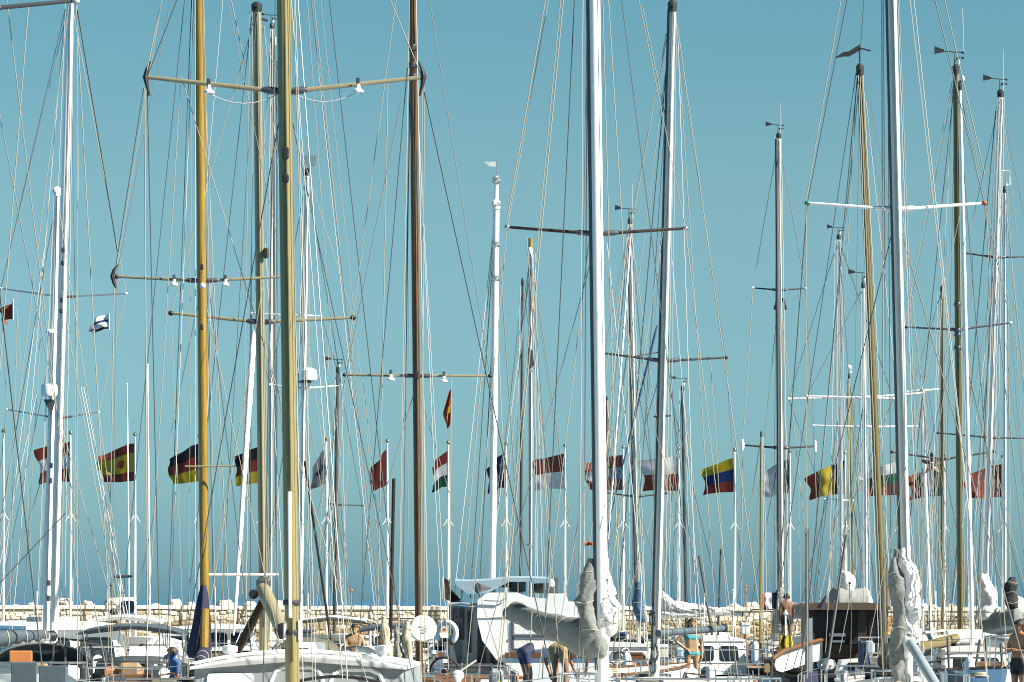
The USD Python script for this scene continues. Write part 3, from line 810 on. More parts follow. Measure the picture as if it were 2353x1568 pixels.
def outfit(b, trunk=True, hood=None, rails=True, bim=None, wins=3, cabin='gelcoat_white', hz=.48, boomcov=None, wheel=False, seed=0):
    """What every cruising yacht carries: cabin trunk with windows and hatch, rails, sprayhood, bimini, boom with cover."""
    L, B, fb = b.L, b.B, b.fb
    if trunk:
        ws = [('fore', .12, .42, .3, .78), ('fore', .58, .88, .3, .78)] + [(f, k / wins + .06, (k + 1) / wins - .06, .32, .78) for f in ('left', 'right') for k in range(wins)] + [('aft', .36, .64, .12, .95)]
        c = b.house('cabin', -.12 * L, .24 * L, B * .62, B * .40, fb, hz, cabin, wins=ws, roof='deck_white' if cabin == 'gelcoat_white' else cabin, r=.03, crown=.07)
        zt = fb + hz + .15
        c.part('hatch', rhexa([b.w(sx * .26, .12 * L + sy * .24, zt + dz) for sx in (-1, 1) for sy in (-1, 1) for dz in (-.03, .03)], .015), 'window_smoke')
        for sd in (-1, 1):
            m = MB()
            m.tube([b.w(sd * B * .2, -.06 * L, zt - .05), b.w(sd * B * .2, -.05 * L, zt + .05), b.w(sd * B * .16, .12 * L, zt + .05), b.w(sd * B * .155, .13 * L, zt - .05)], .016, 5)
            c.part('grab_rail', m, 'wood_teak', False)
        for sd in (-1, 1):
            b.part('winch', MB().lathe([(.09, 0), (.08, .05), (.055, .1), (.07, .16), (0, .17)], b.w(sd * B * .3, -.2 * L, fb + .3), 12), 'steel')
    for sd in (-1, 1):
        b.part('cockpit_coaming', MB().hull([b.w(sd * B * w_, y * L, z) for w_ in (.26, .33) for y in (-.42, -.12) for z in (fb, fb + .3)]), cabin)
    if hood:
        b.sprayhood(-.15 * L, B * .58, fb + hz - .1, .66, hood, .8)
    if rails: b.rails()
    if bim: b.bimini(-.3 * L, B * .6, fb + 2.0, 1.5, bim, True, fb + .3)
    if wheel: b.wheel(b.w(0, -.34 * L, fb + .95), .42, b.R @ np.array([0, 1, 0]))
    if b.base[1] > 50: clutter(b, int(abs(b.base[0]) * 100) + 7, 10)



def clutter(b, seed, n=5):
    """Gear fixed to rails and deck."""
    r = random.Random(seed)
    L, B, fb = b.L, b.B, b.fb
    pool = ['outboard', 'horseshoe', 'danbuoy', 'vents', 'dorade', 'towel', 'locker', 'liferaft', 'lamp', 'ladder', 'dodger', 'rolled', 'stove', 'cans', 'arch', 'heap', 'ropes', 'bags', 'hatchdark', 'staff', 'ropes', 'bags']
    if b.base[1] < 93: pool = [k for k in pool if k not in ('danbuoy', 'rolled', 'arch', 'lamp', 'staff')]
    if b.base[1] < 80: pool = [k for k in pool if k not in ('ropes', 'horseshoe')]
    if b.base[1] < 66: pool = [k for k in pool if k not in ('liferaft', 'heap')]
    pick = r.sample(pool, min(n, len(pool)))
    sx = r.choice([-1, 1])
    for k in pick:
        if k == 'outboard':
            c = b.w(sx * B * .3, -L * .47, fb + .5)
            b.part('outboard_motor', MB().box(c, (.26, .34, .32), b.R, .07).box(c - (0, 0, .42), (.11, .18, .6), b.R, .03).box(c - (0, 0, .7), (.09, .3, .08), b.R, .02), r.choice(['black', 'gelcoat_grey', 'gelcoat_white']))
        elif k == 'horseshoe':
            c = b.w(-sx * B * .3, -L * .46, fb + .55)
            b.part('horseshoe_buoy', MB().torus(c, .19, .055, (1, 0, 0), (0, 0, 1), 20, 8, (-.9, 4.04)), r.choice(['orange', 'yellow', 'light_white', 'light_white']))
        elif k == 'danbuoy':
            a = b.w(sx * B * .34, -L * .45, fb + .3)
            b.part('danbuoy', MB().tube([a, a + (0, 0, 2.2)], .014, 6).ball(a + (0, 0, .5), (.1, .1, .2), 1).ball(a + (0, 0, 2.2), .045, 1), r.choice(['mast_white', 'orange', 'mast_white', 'mast_dark']))
        elif k == 'vents':
            for q in (-1, 1):
                c = b.w(q * B * .22, L * .18, fb + .3)
                b.part('cowl_vent', MB().tube([c, c + (0, 0, .25), c + b.R @ np.array([0, -.04, .34]), c + b.R @ np.array([0, -.13, .37])], [.05, .05, .07, .1], 10), r.choice(['gelcoat_white', 'steel']))
        elif k == 'dorade':
            b.part('deck_box', rhexa([b.w(x, L * .3 + y, fb + z) for x in (-.35, .35) for y in (-.2, .2) for z in (.03, .3)], .03), r.choice(['gelcoat_white', 'wood_teak', 'deck_white']))
        elif k == 'towel':
            y0 = r.uniform(-.3, .1) * L
            g = [[b.w(sx * (b.half(y0 / L + .5) - .06 + .03 * math.sin(5 * v)), y0 + .55 * u + .02 * math.sin(7 * v), b.sheer(y0 / L + .5) + .62 - .5 * v) for v in np.linspace(0, 1, 7)] for u in np.linspace(0, 1, 7)]
            m = MB().sheet(g); m.sheet([[p + b.R @ np.array([.012, 0, 0]) for p in q][::-1] for q in g])
            b.part('drying_towel', m, r.choice(['cloth_white', 'cloth_blue', 'orange', 'canvas_pale_blue', 'cloth_turquoise']))
        elif k == 'cans':
            for q in range(3):
                c = b.w(sx * B * .36, -L * .2 + q * .34, fb + .25)
                b.part('fuel_can', MB().box(c, (.17, .28, .36), b.R, .04).box(c + (0, 0, .21), (.05, .16, .06), b.R, .015), r.choice(['cap_red', 'canvas_blue', 'yellow', 'black', 'orange']))
        elif k == 'arch':
            hh = r.uniform(1.15, 1.7)
            y = -L * .42
            b.part('stern_arch', MB().tube([b.w(-B * .36, y, fb), b.w(-B * .35, y, fb + hh * .8), b.w(-B * .27, y, fb + hh), b.w(B * .27, y, fb + hh), b.w(B * .35, y, fb + hh * .8), b.w(B * .36, y, fb)], .024, 8), r.choice(['steel_dark', 'mast_dark', 'steel_dark']))
        elif k == 'heap':
            c = b.w(r.uniform(-.3, .3) * B, L * r.uniform(.26, .36), fb)
            v = trimesh.creation.icosphere(3, 1.0).vertices; fc = trimesh.creation.icosphere(3, 1.0).faces
            v = v * (1 + .9 * (meshkit.fbm(v * 1.8 + seed, 3, seed) - .5))[:, None] * np.array([.6, .5, .38])
            b.part('sail_heap', MB().add(v + c + (0, 0, .25), fc), r.choice(['sail_white', 'sail_grey', 'canvas_slate', 'canvas_navy', 'black']), True)
        elif k == 'ropes':
            for q in range(5):
                a = b.w(r.uniform(-.36, .36) * B, -L * r.uniform(.2, .45), fb + r.uniform(.55, 1.0))
                b.part('hanging_rope', MB().torus(a - (0, 0, .16), r.uniform(.07, .14), .022, (r.uniform(.3, .6), r.uniform(-.5, .5), 0), (0, 0, 1.7), 16, 6), r.choice(['rope_cream', 'rope_blue', 'wire_dark', 'rope_white', 'black']))
        elif k == 'bags':
            for q in range(4):
                c = b.w(r.uniform(-.3, .3) * B, -L * r.uniform(.2, .4), fb + .42)
                b.part('kit_bag', MB().box(c, (r.uniform(.3, .6), r.uniform(.25, .4), r.uniform(.25, .5)), b.R, .08), r.choice(['black', 'canvas_slate', 'canvas_navy', 'cloth_white', 'orange', 'brown_tan', 'canvas_olive', 'black']))
        elif k == 'hatchdark':
            b.part('open_hatch', rhexa([b.w(x, L * .2 + y, fb + .62 + z + (.5 * y)) for x in (-.3, .3) for y in (-.3, .3) for z in (0, .03)], .012), 'window_dark')
            b.part('companionway', rhexa([b.w(x, -L * .13 + y, fb + z) for x in (-.33, .33) for y in (-.03, .02) for z in (.1, .62)], .012), 'black')  # solid black slab painting a shadowed gap in the cabin
        elif k == 'staff':
            for q in (-1, 1):
                a = b.w(q * B * r.uniform(.2, .4), -L * r.uniform(.3, .47), fb)
                b.part('upright_pole', MB().tube([a, a + (r.uniform(-.1, .1), 0, r.uniform(1.0, 2.4))], r.uniform(.012, .03), 6), r.choice(['mast_dark', 'black', 'mast_white', 'wood_teak', 'mast_yellow']))
        elif k == 'locker':
            b.part('cockpit_locker', rhexa([b.w(x, -L * .36 + y, fb + z) for x in (-.45, .45) for y in (-.22, .22) for z in (.05, .42)], .03), r.choice(['wood_teak', 'gelcoat_cream', 'gelcoat_white']))
        elif k == 'liferaft':
            b.part('liferaft', MB().tube([b.w(-.4, L * .1, fb + .75), b.w(-.36, L * .1, fb + .75), b.w(.36, L * .1, fb + .75), b.w(.4, L * .1, fb + .75)], [.1, .2, .2, .1], 12, .8), 'gelcoat_white')
        elif k == 'lamp':
            a = b.w(-sx * B * .36, -L * .44, fb)
            b.part('stern_pole', MB().tube([a, a + (0, 0, r.uniform(1.8, 2.6))], .022, 6).ball(a + (0, 0, 1.8), .07, 1), 'mast_white')
        elif k == 'ladder':
            m = MB()
            for x in (-.16, .16): m.tube([b.w(sx * .5 + x, -L / 2 - .08, fb - .3), b.w(sx * .5 + x, -L / 2 - .1, fb + .75)], .016, 5)
            for z in (-.2, .05, .3, .55): m.tube([b.w(sx * .5 - .16, -L / 2 - .09, fb + z), b.w(sx * .5 + .16, -L / 2 - .09, fb + z)], .014, 5)
            b.part('boarding_ladder', m, 'steel', False)
        elif k == 'dodger':
            for q in (-1, 1):
                ys = np.linspace(-.42, -.18, 5) * L
                g = [[b.w(q * (b.half(y / L + .5) - .05), y, b.sheer(y / L + .5) + .04 + .54 * v) for v in (0, .33, .66, 1)] for y in ys]
                m = MB().sheet(g); m.sheet([[p + b.R @ np.array([.012, 0, 0]) for p in w_][::-1] for w_ in g])
                b.part('weather_cloth', m, r.choice(['canvas_navy', 'canvas_slate', 'canvas_blue', 'sail_grey']))
        elif k == 'rolled':
            a = b.w(-.7, -L * .1, fb + .9); c = b.w(.7, -L * .12, fb + .9)
            b.part('rolled_awning', MB().tube([a, a * .95 + c * .05, c * .95 + a * .05, c], [.04, .1, .1, .04], 10), r.choice(['canvas_slate', 'canvas_olive', 'canvas_blue', 'sail_beige']))
        elif k == 'stove':
            c = b.w(-sx * B * .34, -L * .42, fb + .75)
            b.part('barbecue', MB().lathe([(0, -.12), (.14, -.08), (.18, 0), (.14, .08), (0, .11)], c, 14).tube([c, c - (0, 0, .7)], .02, 6), 'steel')


LN = {}
def lines(b, Y, rows, dy=0.0):
    """Ropes and wires surveyed one by one: (x1, y1, x2, y2, material, extend to this row)."""
    for x1, y1, x2, y2, mt, ye in rows:
        k = (ye - y1) / (y2 - y1) if ye else 1.0
        xe, yy = x1 + (x2 - x1) * k, y1 + (y2 - y1) * k
        b.line(W(x1, y1, Y), W(xe, yy, Y + dy), mt, max(.0065, .000105 * Y) if mt != 'wire_dark' else max(.008, .000135 * Y), name='rope')


UPA = lambda Y, z: z

# ---- row A, nearest
Y = 42
b = yacht('nearest sloop under the thick champagne mast, pale cabin with white framed windows', 671, Y, 10.5, 3.6, yaw=-2, bow=-1, my=.17, fb=1.25)
p = b.mast((652, 0), (672, 1560), 33, Y, 'mast_champagne', 1.35, up=13.6, spreaders=[((338, 178), (970, 178), 212, 11)], smat='mast_pale_gold', tipT=True, lights=[(480, 206, 'light_white'), (823, 204, 'light_white')])
for yy in (352, 410):
    p.part('mast_fitting', MB().box(W(657, yy, Y - .1), (.075, .05, .14 if yy < 400 else .1), None, .015), 'black')
p.part('furler_rail', MB().tube([W(665, 1130, Y - .11), W(667, 1420, Y - .11)], .022, 6), 'mast_white')
for yy in (1392, 1460):
    p.part('mast_band', MB().lathe([(.095, 0), (.105, .02), (.105, .05), (.095, .07)], p.lin(W(0, yy, Y)[2]), 16), 'rubber')
for x in (655, 688):
    p.part('cleat', MB().tube([W(x, 1425, Y - .06), W(x, 1470, Y - .06)], .02, 6), 'light_white')
b.rig(p, hal=3)
lines(b, Y, [(338, 160, 372, 0, 'rope_cream', -300), (332, 203, 334, 613, 'rope_cream', 1560), (330, 203, 262, 640, 'wire_dark', None), (975, 211, 1063, 613, 'wire_dark', 1560), (975, 200, 974, 350, 'rope_cream', 1560),
             (669, 0, 698, 383, 'rope_white', 1560), (684, 0, 712, 383, 'rope_white', 1560), (636, 140, 636, 1500, 'rope_white', None)])
b.line(W(480, 215, Y), W(640, 216, Y), 'rope_white', .006, .12, 'cable'); b.line(W(680, 218, Y), W(820, 212, Y), 'rope_white', .006, .1, 'cable')
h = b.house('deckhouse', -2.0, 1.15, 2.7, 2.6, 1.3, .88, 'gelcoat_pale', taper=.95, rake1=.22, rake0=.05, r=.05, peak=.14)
ff = h.faces['fore']
for u0, u1, v1 in ((.37, .62, 1.03), (.66, .92, 1.0)):      # seen from ahead: white moulded window surrounds
    h.part('window', panel(ff, u0, u1, .25, v1, .062, .02, .2), 'window_dark')
    h.part('window_frame', frame_tube(ff, u0, u1, .25, v1, .064, .032, .24), 'gelcoat_white')
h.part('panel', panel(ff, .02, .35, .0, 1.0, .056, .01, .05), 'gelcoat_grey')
h.part('panel', panel(ff, .05, .28, .5, .95, .085, .03, .1), 'gelcoat_white')
for f in ('left', 'right'):
    for u in (.1, .45):
        h.part('window', panel(h.faces[f], u, u + .28, .35, .8, .062, .02, .2), 'window_smoke')
rings = []
for e, yy in ((0, 1.06), (.04, 1.0), (.5, -.4), (1, -2.0)):
    rings.append([b.w(x, yy, 2.24 + .15 * (1 - (x / 1.33) ** 2) + (0.0 if e else -.015)) for x in np.linspace(-1.33, 1.33, 15)] + [b.w(x, yy, 2.20 + .15 * (1 - (x / 1.33) ** 2)) for x in np.linspace(1.33, -1.33, 15)])
rf = h.part('roof', MB().loft(rings), 'gelcoat_white')
rf.part('roof_rail', MB().tube([b.w(x, 1.0, 2.27 + .16 * (1 - (x / 1.3) ** 2)) for x in np.linspace(-1.28, 1.28, 13)], .022, 6), 'light_white')
rf.part('grab_hoop', MB().tube([b.w(x, 1.3, 2.02 + .1 * (1 - ((x + .5) / .62) ** 2)) for x in np.linspace(-1.1, .1, 11)], .02, 6), 'black')
for x in (-.7, -.4, .5, .9):
    rf.part('deck_rib', MB().tube([b.w(x, .95, 2.25 + .16 * (1 - (x / 1.33) ** 2)), b.w(x * 1.05, -1.5, 2.25 + .16 * (1 - (x / 1.33) ** 2))], .012, 5), 'steel')
for x in (-1.0, .9): rf.part('vent', MB().lathe([(.06, 0), (.06, .1), (.1, .14), (.1, .2), (0, .22)], b.w(x, .5, 2.28), 12), 'gelcoat_white')
b.rails(h=.65, n=8)
near = b

b = yacht('near sloop with thick white mast, grey boom cover and white bundled sail', 1383, Y, 10.5, 3.6, yaw=3, bow=1, fb=1.25)
p = b.mast((1365, 0), (1385, 1568), 29, Y, 'mast_white', 1.5, up=13.2, spreaders=[((1165, 522), (1575, 525), 538, 8)], smat='wood_dark', caps=('steel', 'steel'), track=False)
p.part('luff_groove', MB().tube([W(1352, 0, Y - .02), W(1372, 1540, Y - .02)], .03, 8), 'mast_dark')  # dark strip on the left edge paints the mast's shaded side
b.rig(p, hal=2)
lines(b, Y, [(1294, 0, 1236, 613, 'rope_cream', 1560), (1288, 0, 1230, 613, 'rope_cream', 1560), (1320, 0, 1291, 613, 'wire_dark', 1560), (1253, 0, 1165, 504, 'rope_cream', None), (1398, 0, 1435, 613, 'rope_cream', 1560), (1350, 0, 1346, 613, 'rope_white', 1560), (1210, 545, 1222, 700, 'rope_cream', 1500), (1395, 560, 1440, 1000, 'rope_white', 1500),
             (1352, 560, 1290, 1100, 'rope_cream', 1560), (1440, 545, 1425, 700, 'rope_cream', 1560)])
outfit(b, hood=None, bim=None)
b.stack(W(0, 1460, Y)[2], W(0, 1285, Y)[2], lambda z: p.lin(z), .125, 'sail_white', off=(.05, .03, 0), seed=3, k=.34)
b.stack(W(0, 1490, Y)[2], W(0, 1285, Y)[2], lambda z: p.lin(z), .13, 'sail_grey', off=(-.15, .02, 0), seed=5, k=.3)
bm = b.boom(W(1374, 1496, Y), W(1170, 1410, Y + 2.2), .07, 'mast_silver', 'sail_grey', ch=.17, cw=.15, hump=.35, tailk=.72, seed=4)
for x in (1222, 1300): b.line(W(x, 1398 + (x - 1170) * .18, Y + 1), W(x - 8, 1568, Y + 1), 'rope_cream', .009, name='lazy_jack')

b = yacht('near sloop with grey mast, green and red spreader tips and crumpled white sail', 2080, Y, 10.0, 3.5, yaw=-4, bow=1, fb=1.2)
p = b.mast((2048, 0), (2086, 1568), 25, Y, 'mast_silver', 1.45, up=12.8, spreaders=[((1855, 467), (2262, 467), 482, 8)], smat='mast_white', caps=('cap_green', 'cap_red'))
p.part('luff_groove', MB().tube([W(2040, 0, Y - .01), W(2076, 1540, Y - .01)], .032, 8), 'mast_dark')  # shaded left side of the mast, put in as a dark strip
b.rig(p, hal=2)
lines(b, Y, [(1932, 0, 1852, 461, 'rope_cream', None), (1852, 470, 1853, 900, 'rope_cream', 1560), (2030, 0, 2033, 613, 'rope_cream', 1560), (2026, 0, 2028, 613, 'rope_cream', 1560), (2100, 0, 2166, 613, 'rope_white', 1560), (2170, 0, 2196, 113, 'rope_cream', 400), (2266, 475, 2285, 900, 'rope_cream', 1560), (2075, 500, 2130, 1000, 'rope_cream', 1500)])
outfit(b, hood=None)
b.stack(W(0, 1510, Y)[2], W(0, 1252, Y)[2], lambda z: p.lin(z), .12, 'sail_white', off=(.03, -.02, 0), seed=8, k=.36)
b.stack(W(0, 1568, Y)[2] - .4, W(0, 1262, Y)[2], lambda z: p.lin(z), .11, 'sail_grey', off=(-.09, -.03, 0), seed=9, k=.3, name='sail_bag')
b.boom(W(2092, 1478, Y - .1), W(2165, 1600, Y - 2.6), .06, 'gelcoat_grey', None, name='boom')

b = yacht('near yacht mostly outside the left edge, its dark spreader reaching in', -45, Y, 10.0, 3.4, bow=-1, fb=1.2)
p = b.mast((-46, 0), (-44, 1560), 26, Y, 'mast_dark', 1.4, up=13, spreaders=[((-270, 8), (174, 2), 22, 11)], smat='steel_dark', caps=('gelcoat_cream', 'gelcoat_cream'))
b.rig(p, hal=1)
lines(b, Y, [(65, 16, 20, 586, 'rope_cream', 1560), (178, 10, 178, 1000, 'rope_cream', 1560), (178, 23, 270, 578, 'wire_dark', None), (-10, 590, 55, 1164, 'wire_dark', 1560), (-5, 1345, 150, 1180, 'wire_dark', None)])
outfit(b, hood='canvas_slate')
b.boom(W(-40, 1480, Y), W(118, 1462, Y + .4), .06, 'mast_silver', 'canvas_slate', ch=.10, cw=.10, seed=2)
for (x0, x1, y0, y1) in ((28, 82, 1525, 1600), (92, 150, 1532, 1600)):
    b.part('weather_cloth', rhexa([W(x, y, Y + e) for x in (x0, x1) for y in (y0, y1) for e in (0, .03)], .012), 'canvas_slate')

# ---- row B
Y = 58
b = yacht('golden varnished mast sloop with a navy sail cover', 468, Y, 9.6, 3.2, yaw=2, bow=1, fb=1.15, rail='wood_teak', deck='deck_teak')
p = b.mast((458, 0), (470, 1390), 22, Y, 'wood_gold', 1.4, up=15.5, spreaders=[((268, 636), (655, 636), 646, 7)], tipT=False, smat='mast_pale_gold', caps=('wood_dark', 'wood_dark'), lights=[(400, 650, 'light_white'), (518, 650, 'light_white')], track=False)
E = p.tips[0][0]
p.part('spreader_horn', MB().tube([E + (.02, 0, .2), E + (-.05, 0, .1), E + (-.07, 0, 0), E + (-.04, 0, -.12), E + (0, 0, -.2)], [.014, .028, .04, .028, .014], 8), 'wood_dark')
p.part('steaming_light', MB().ball(W(466, 657, Y - .17), .05), 'light_white')
for yy in (614, 752): p.part('mast_fitting', MB().box(W(464, yy, Y - .16), (.05, .05, .1), None, .012), 'black')
b.rig(p, hal=3)
lines(b, Y, [(268, 610, 372, 0, 'rope_cream', None), (424, 0, 361, 613, 'wire_dark', 1500), (414, 195, 389, 610, 'rope_cream', 1540), (445, 0, 422, 610, 'rope_white', 1540), (512, 0, 496, 180, 'rope_white', 640), (470, 200, 489, 610, 'rope_cream', 1500), (262, 660, 258, 900, 'rope_cream', 1500), (440, 0, 417, 610, 'wire_dark', 1540), (478, 640, 520, 1000, 'wire_dark', 1500), (485, 640, 478, 900, 'rope_white', 1500)])
outfit(b, cabin='gelcoat_white', hood=None)
# navy cover hanging from the mast down over the boom, seen end on
rings = []
for yy, hw, dx in ((1345, 5, 0), (1365, 10, 0), (1400, 15, -1), (1440, 20, -3), (1475, 25, -6), (1500, 27, -8), (1512, 22, -8)):
    c = W(467 + dx, yy, Y - .45); r = hw * Y / F
    th = np.arange(20) / 20 * 2 * np.pi
    rings.append([c + np.array([r * math.cos(t), (r * .8 + .12) * math.sin(t), 0]) * (1 + .16 * math.sin(5 * t + yy * .02)) for t in th])
b.part('sail_cover', MB().loft(rings), 'canvas_navy', True)
b.part('mast_foot_chock', MB().tube([W(470, 1400, Y - .62), W(468, 1500, Y - .72)], .075, 10), 'wood_gold')
b.boom(W(470, 1508, Y - .3), W(455, 1540, Y - 3.2), .06, 'wood_gold', 'canvas_navy', ch=.13, cw=.12, seed=6)
b.part('lower_rail', MB().tube([W(478, 1321, Y + .5), W(640, 1321, Y + .5)], .022, 6), 'mast_white')
b.part('mast_side_bar', MB().tube([W(425, 1072, Y - .2), W(460, 1072, Y - .2), W(488, 1072, Y - .2), W(542, 1071, Y - .2)], .014, 6), 'mast_pale_gold')

b = yacht('dark brown wooden mast ketch with a brown spreader and hanging deck lamps', 961, Y, 10.0, 3.3, yaw=-3, bow=-1, fb=1.15, hull='gelcoat_navy', deck='deck_teak')
p = b.mast((948, 0), (964, 1568), 18, Y, 'wood_brown', 1.4, up=15, spreaders=[((792, 862), (1126, 864), 864, 6)], smat='mast_pale_gold', lights=[(898, 868, 'light_white'), (1020, 872, 'light_white')], track=False)
for yy in (110, 150, 178): p.part('mast_band', MB().lathe([(.075, -.05), (.085, -.03), (.085, .03), (.075, .05)], p.lin(W(0, yy, Y)[2]), 14), 'steel_dark')
p.part('tackle_block', MB().box(W(958, 862, Y - .15), (.08, .06, .14), None, .02), 'wood_dark')
b.rig(p, hal=2)
lines(b, Y, [(891, 191, 883, 613, 'rope_cream', 1500), (936, 156, 897, 613, 'wire_dark', 1520), (921, 235, 845, 613, 'wire_steel', 1500), (942, 150, 936, 613, 'rope_blue', 1520), (960, 273, 979, 613, 'rope_white', 1540), (938, 400, 928, 900, 'rope_cream', 1500), (962, 300, 985, 800, 'rope_white', 1500)])
outfit(b, cabin='wood_teak', hood=None)
for k, (x, yy) in enumerate(((905, 1100), (700, 1060))):
    b.part('gaff', MB().tube([W(x, yy, Y + 1), W(x - 8 if k == 0 else x + 60, 1470, Y + 1.5)], .03 if k == 0 else .022, 8), 'wood_dark')
m = MB()
for q in range(5):   # brailed canvas and coils hung on the shrouds
    pass
for i, (x0, y0, hgt, mt) in enumerate(((885, 1420, 120, 'sail_beige'), (912, 1440, 128, 'sail_grey'), (935, 1430, 110, 'sail_beige'))):
    A_, B_ = W(x0, y0, Y - 1.2), W(x0 + 8, y0 + hgt, Y - 1.2)
    lin = lambda z, A_=A_, B_=B_: A_ + (B_ - A_) * ((z - A_[2]) / (B_[2] - A_[2]))
    b.stack(B_[2], A_[2], lin, .075, mt, seed=20 + i, k=.4, name='brailed_canvas')
b.wheel(W(1021, 1544, 61), .25, (0, -1, 0), 'wood_dark', 6)
b.part('boat_hook', MB().tube([W(1030, 1562, 60), W(1095, 1518, 60)], .018, 6), 'gelcoat_white')

b = yacht('sloop with tall two tone grey mast and dark teal boom beside the bathing woman', 1508, Y, 9.8, 3.3, yaw=5, bow=1, fb=1.15)
p = b.mast((1545, 14), (1505, 1568), 19, Y, 'mast_silver', 1.4, spreaders=[((1388, 812), (1668, 822), 830, 6)], smat='steel_dark', head='cap', taper=.85)
p.part('luff_groove', MB().tube([W(1538, 20, Y - .01), W(1498, 1540, Y - .01)], .034, 8), 'mast_dark')  # dark left strip gives the two tone look, shade as colour
b.rig(p, hal=2)
lines(b, Y, [(1476, 15, 1533, 289, 'rope_cream', None), (1531, 78, 1435, 610, 'rope_cream', 1500), (1540, 60, 1500, 500, 'wire_dark', 1500), (1535, 120, 1460, 700, 'rope_cream', 1500), (1554, 47, 1591, 613, 'rope_cream', 1540), (1558, 98, 1574, 613, 'rope_white', 1500), (1556, 59, 1634, 613, 'rope_cream', 1500), (1545, 600, 1600, 1300, 'rope_white', 1500)])
outfit(b, hood=None)
b.boom(W(1512, 1456, Y - .1), W(1662, 1444, Y + 1.5), .06, 'gelcoat_teal', None)
b.boom(W(1502, 958, Y), W(1533, 956, Y), .015, 'steel_dark', None, name='radar_bracket')
for (x, yy, w_) in ((1500, 1420, 26), (1505, 1500, 34), (1500, 1530, 30)):
    b.part('halyard_coil', MB().tube([W(x, yy, Y - .15) + np.array([.045 * math.cos(a), .05 * math.sin(a * 3), .13 * math.sin(a)]) for a in np.linspace(0, 6.2, 22)], .022, 7), rng.choice(['rope_cream', 'wire_dark', 'canvas_slate']))

b = yacht('sloop with leaning olive mast and a black striped wind vane', 2031, Y, 9.2, 3.0, yaw=-6, bow=-1, fb=1.15)
p = b.mast((1976, 160), (2036, 1568), 17, Y, 'mast_olive', 1.4, head='cap', taper=.8, track=False)
q = p.T + (.0, 0, .12)
m = MB().tube([q, q + (-.01, 0, .22)], .012, 6).tube([q + (.18, 0, .19), q + (-.02, 0, .24)], .013, 6)
m.loft([[q + (x, -.008, z - w_), q + (x, .008, z - w_), q + (x, .008, z + w_), q + (x, -.008, z + w_)] for x, z, w_ in ((0, .25, .05), (-.08, .2, .05), (-.18, .14, .045), (-.28, .13, .035), (-.4, .08, .012))])
p.part('wind_vane', m, 'black')
b.rig(p, hal=2)
lines(b, Y, [(1985, 0, 1977, 113, 'wire_dark', 150), (1967, 168, 1901, 613, 'wire_dark', 1500), (1968, 190, 1945, 613, 'rope_cream', 1500), (1990, 180, 2037, 430, 'wire_steel', 1000), (1990, 234, 2030, 613, 'rope_white', 1500), (1970, 180, 1930, 613, 'wire_dark', 1500)])
outfit(b, hood=None)
p.part('mast_winch', MB().lathe([(.07, 0), (.06, .06), (.045, .1), (.06, .16), (0, .17)], W(2040, 1500, Y - .12), 12), 'steel_dark')
p.part('reel', MB().box(W(2037, 1520, Y - .14), (.3, .2, .2), None, .05), 'black')
p.part('mast_track', MB().tube([W(2026, 1330, Y - .07), W(2032, 1450, Y - .07)], .025, 6), 'steel_dark')

# ---- row C
Y = 72
b = yacht('white ketch with two close white masts, a radar and round spreader tips at left', 130, Y, 10.0, 3.4, yaw=0, bow=1, fb=1.15)
p = b.mast((161, 12), (124, 1400), 20, Y, 'mast_white', 1.5, up=15.6, spreaders=[((2, 663), (290, 675), 683, 4), ((15, 941), (227, 947), 962, 3.5)], caps=('light_white', 'light_white'), smat='steel')
b.rig(p, hal=2)
p2 = b.mast((131, 440), (107, 1400), 16, Y - .6, 'mast_white', 1.5, head='white', name='mizzen_mast')
m = MB().lathe([(.0, -.12), (.15, -.12), (.17, -.08), (.17, .08), (.15, .12), (0, .13)], W(113, 897, Y - .9), 18)
p2.part('radar_dome', m, 'light_white')
p2.part('radar_bracket', MB().hull([W(x, yy, Y - .7 - e) for x, yy in ((100, 918), (128, 918), (118, 955)) for e in (0, .12)]), 'steel_dark')
p2.part('steaming_light', MB().lathe([(.0, -.02), (.12, -.02), (.12, .02), (.04, .05), (0, .05)], W(118, 763, Y - .8), 12), 'light_white')
p2.part('masthead_sheave', MB().tube([W(121, 435, Y - .6), W(132, 455, Y - .6), W(137, 432, Y - .6)], .022, 6), 'mast_white')
for yy in (575, 605, 690, 715): p.part('mast_cleat', MB().box(W(147 - (yy - 500) * .03, yy, Y - .16), (.06, .06, .1), None, .015), 'black')
for yy in (1070, 1105, 1340, 1375): p2.part('mast_cleat', MB().box(W(117 - (yy - 1100) * .02, yy, Y - .74), (.07, .06, .12), None, .015), 'steel_dark')
b.rig(p2, hal=2, stays=False)
lines(b, Y, [(150, 20, 20, 586, 'wire_dark', 1500), (150, 20, 102, 580, 'rope_white', 1460), (180, 330, 176, 700, 'rope_cream', 1460), (186, 890, 245, 1200, 'rope_white', 1420), (192, 890, 252, 1200, 'rope_white', 1420), (40, 700, 30, 1100, 'rope_cream', 1460), (100, 580, 10, 1300, 'rope_white', 1450), (85, 900, 20, 1200, 'rope_white', 1450)])
outfit(b, hood='canvas_slate', cabin='gelcoat_white', seed=2)
m = MB()
for x0, x1, yy0, e in ((148, 210, 1470, 0), (120, 150, 1475, .2), (180, 243, 1478, -.3)):
    m.tube([W(x0, 1590, Y - 3 + e), W(x0 + 3, yy0 + 10, Y - 3 + e), W(x0 + 12, yy0, Y - 3 + e), W(x1 - 10, yy0 + 4, Y - 3 + e), W(x1, yy0 + 20, Y - 3 + e), W(x1 + 3, 1590, Y - 3 + e)], .022, 8)
b.part('stern_gantry', m, 'steel_dark')
b.part('fuel_box', rhexa([W(x, yy, Y - 3.2 + e) for x in (24, 72) for yy in (1498, 1524) for e in (0, .3)], .02), 'orange')

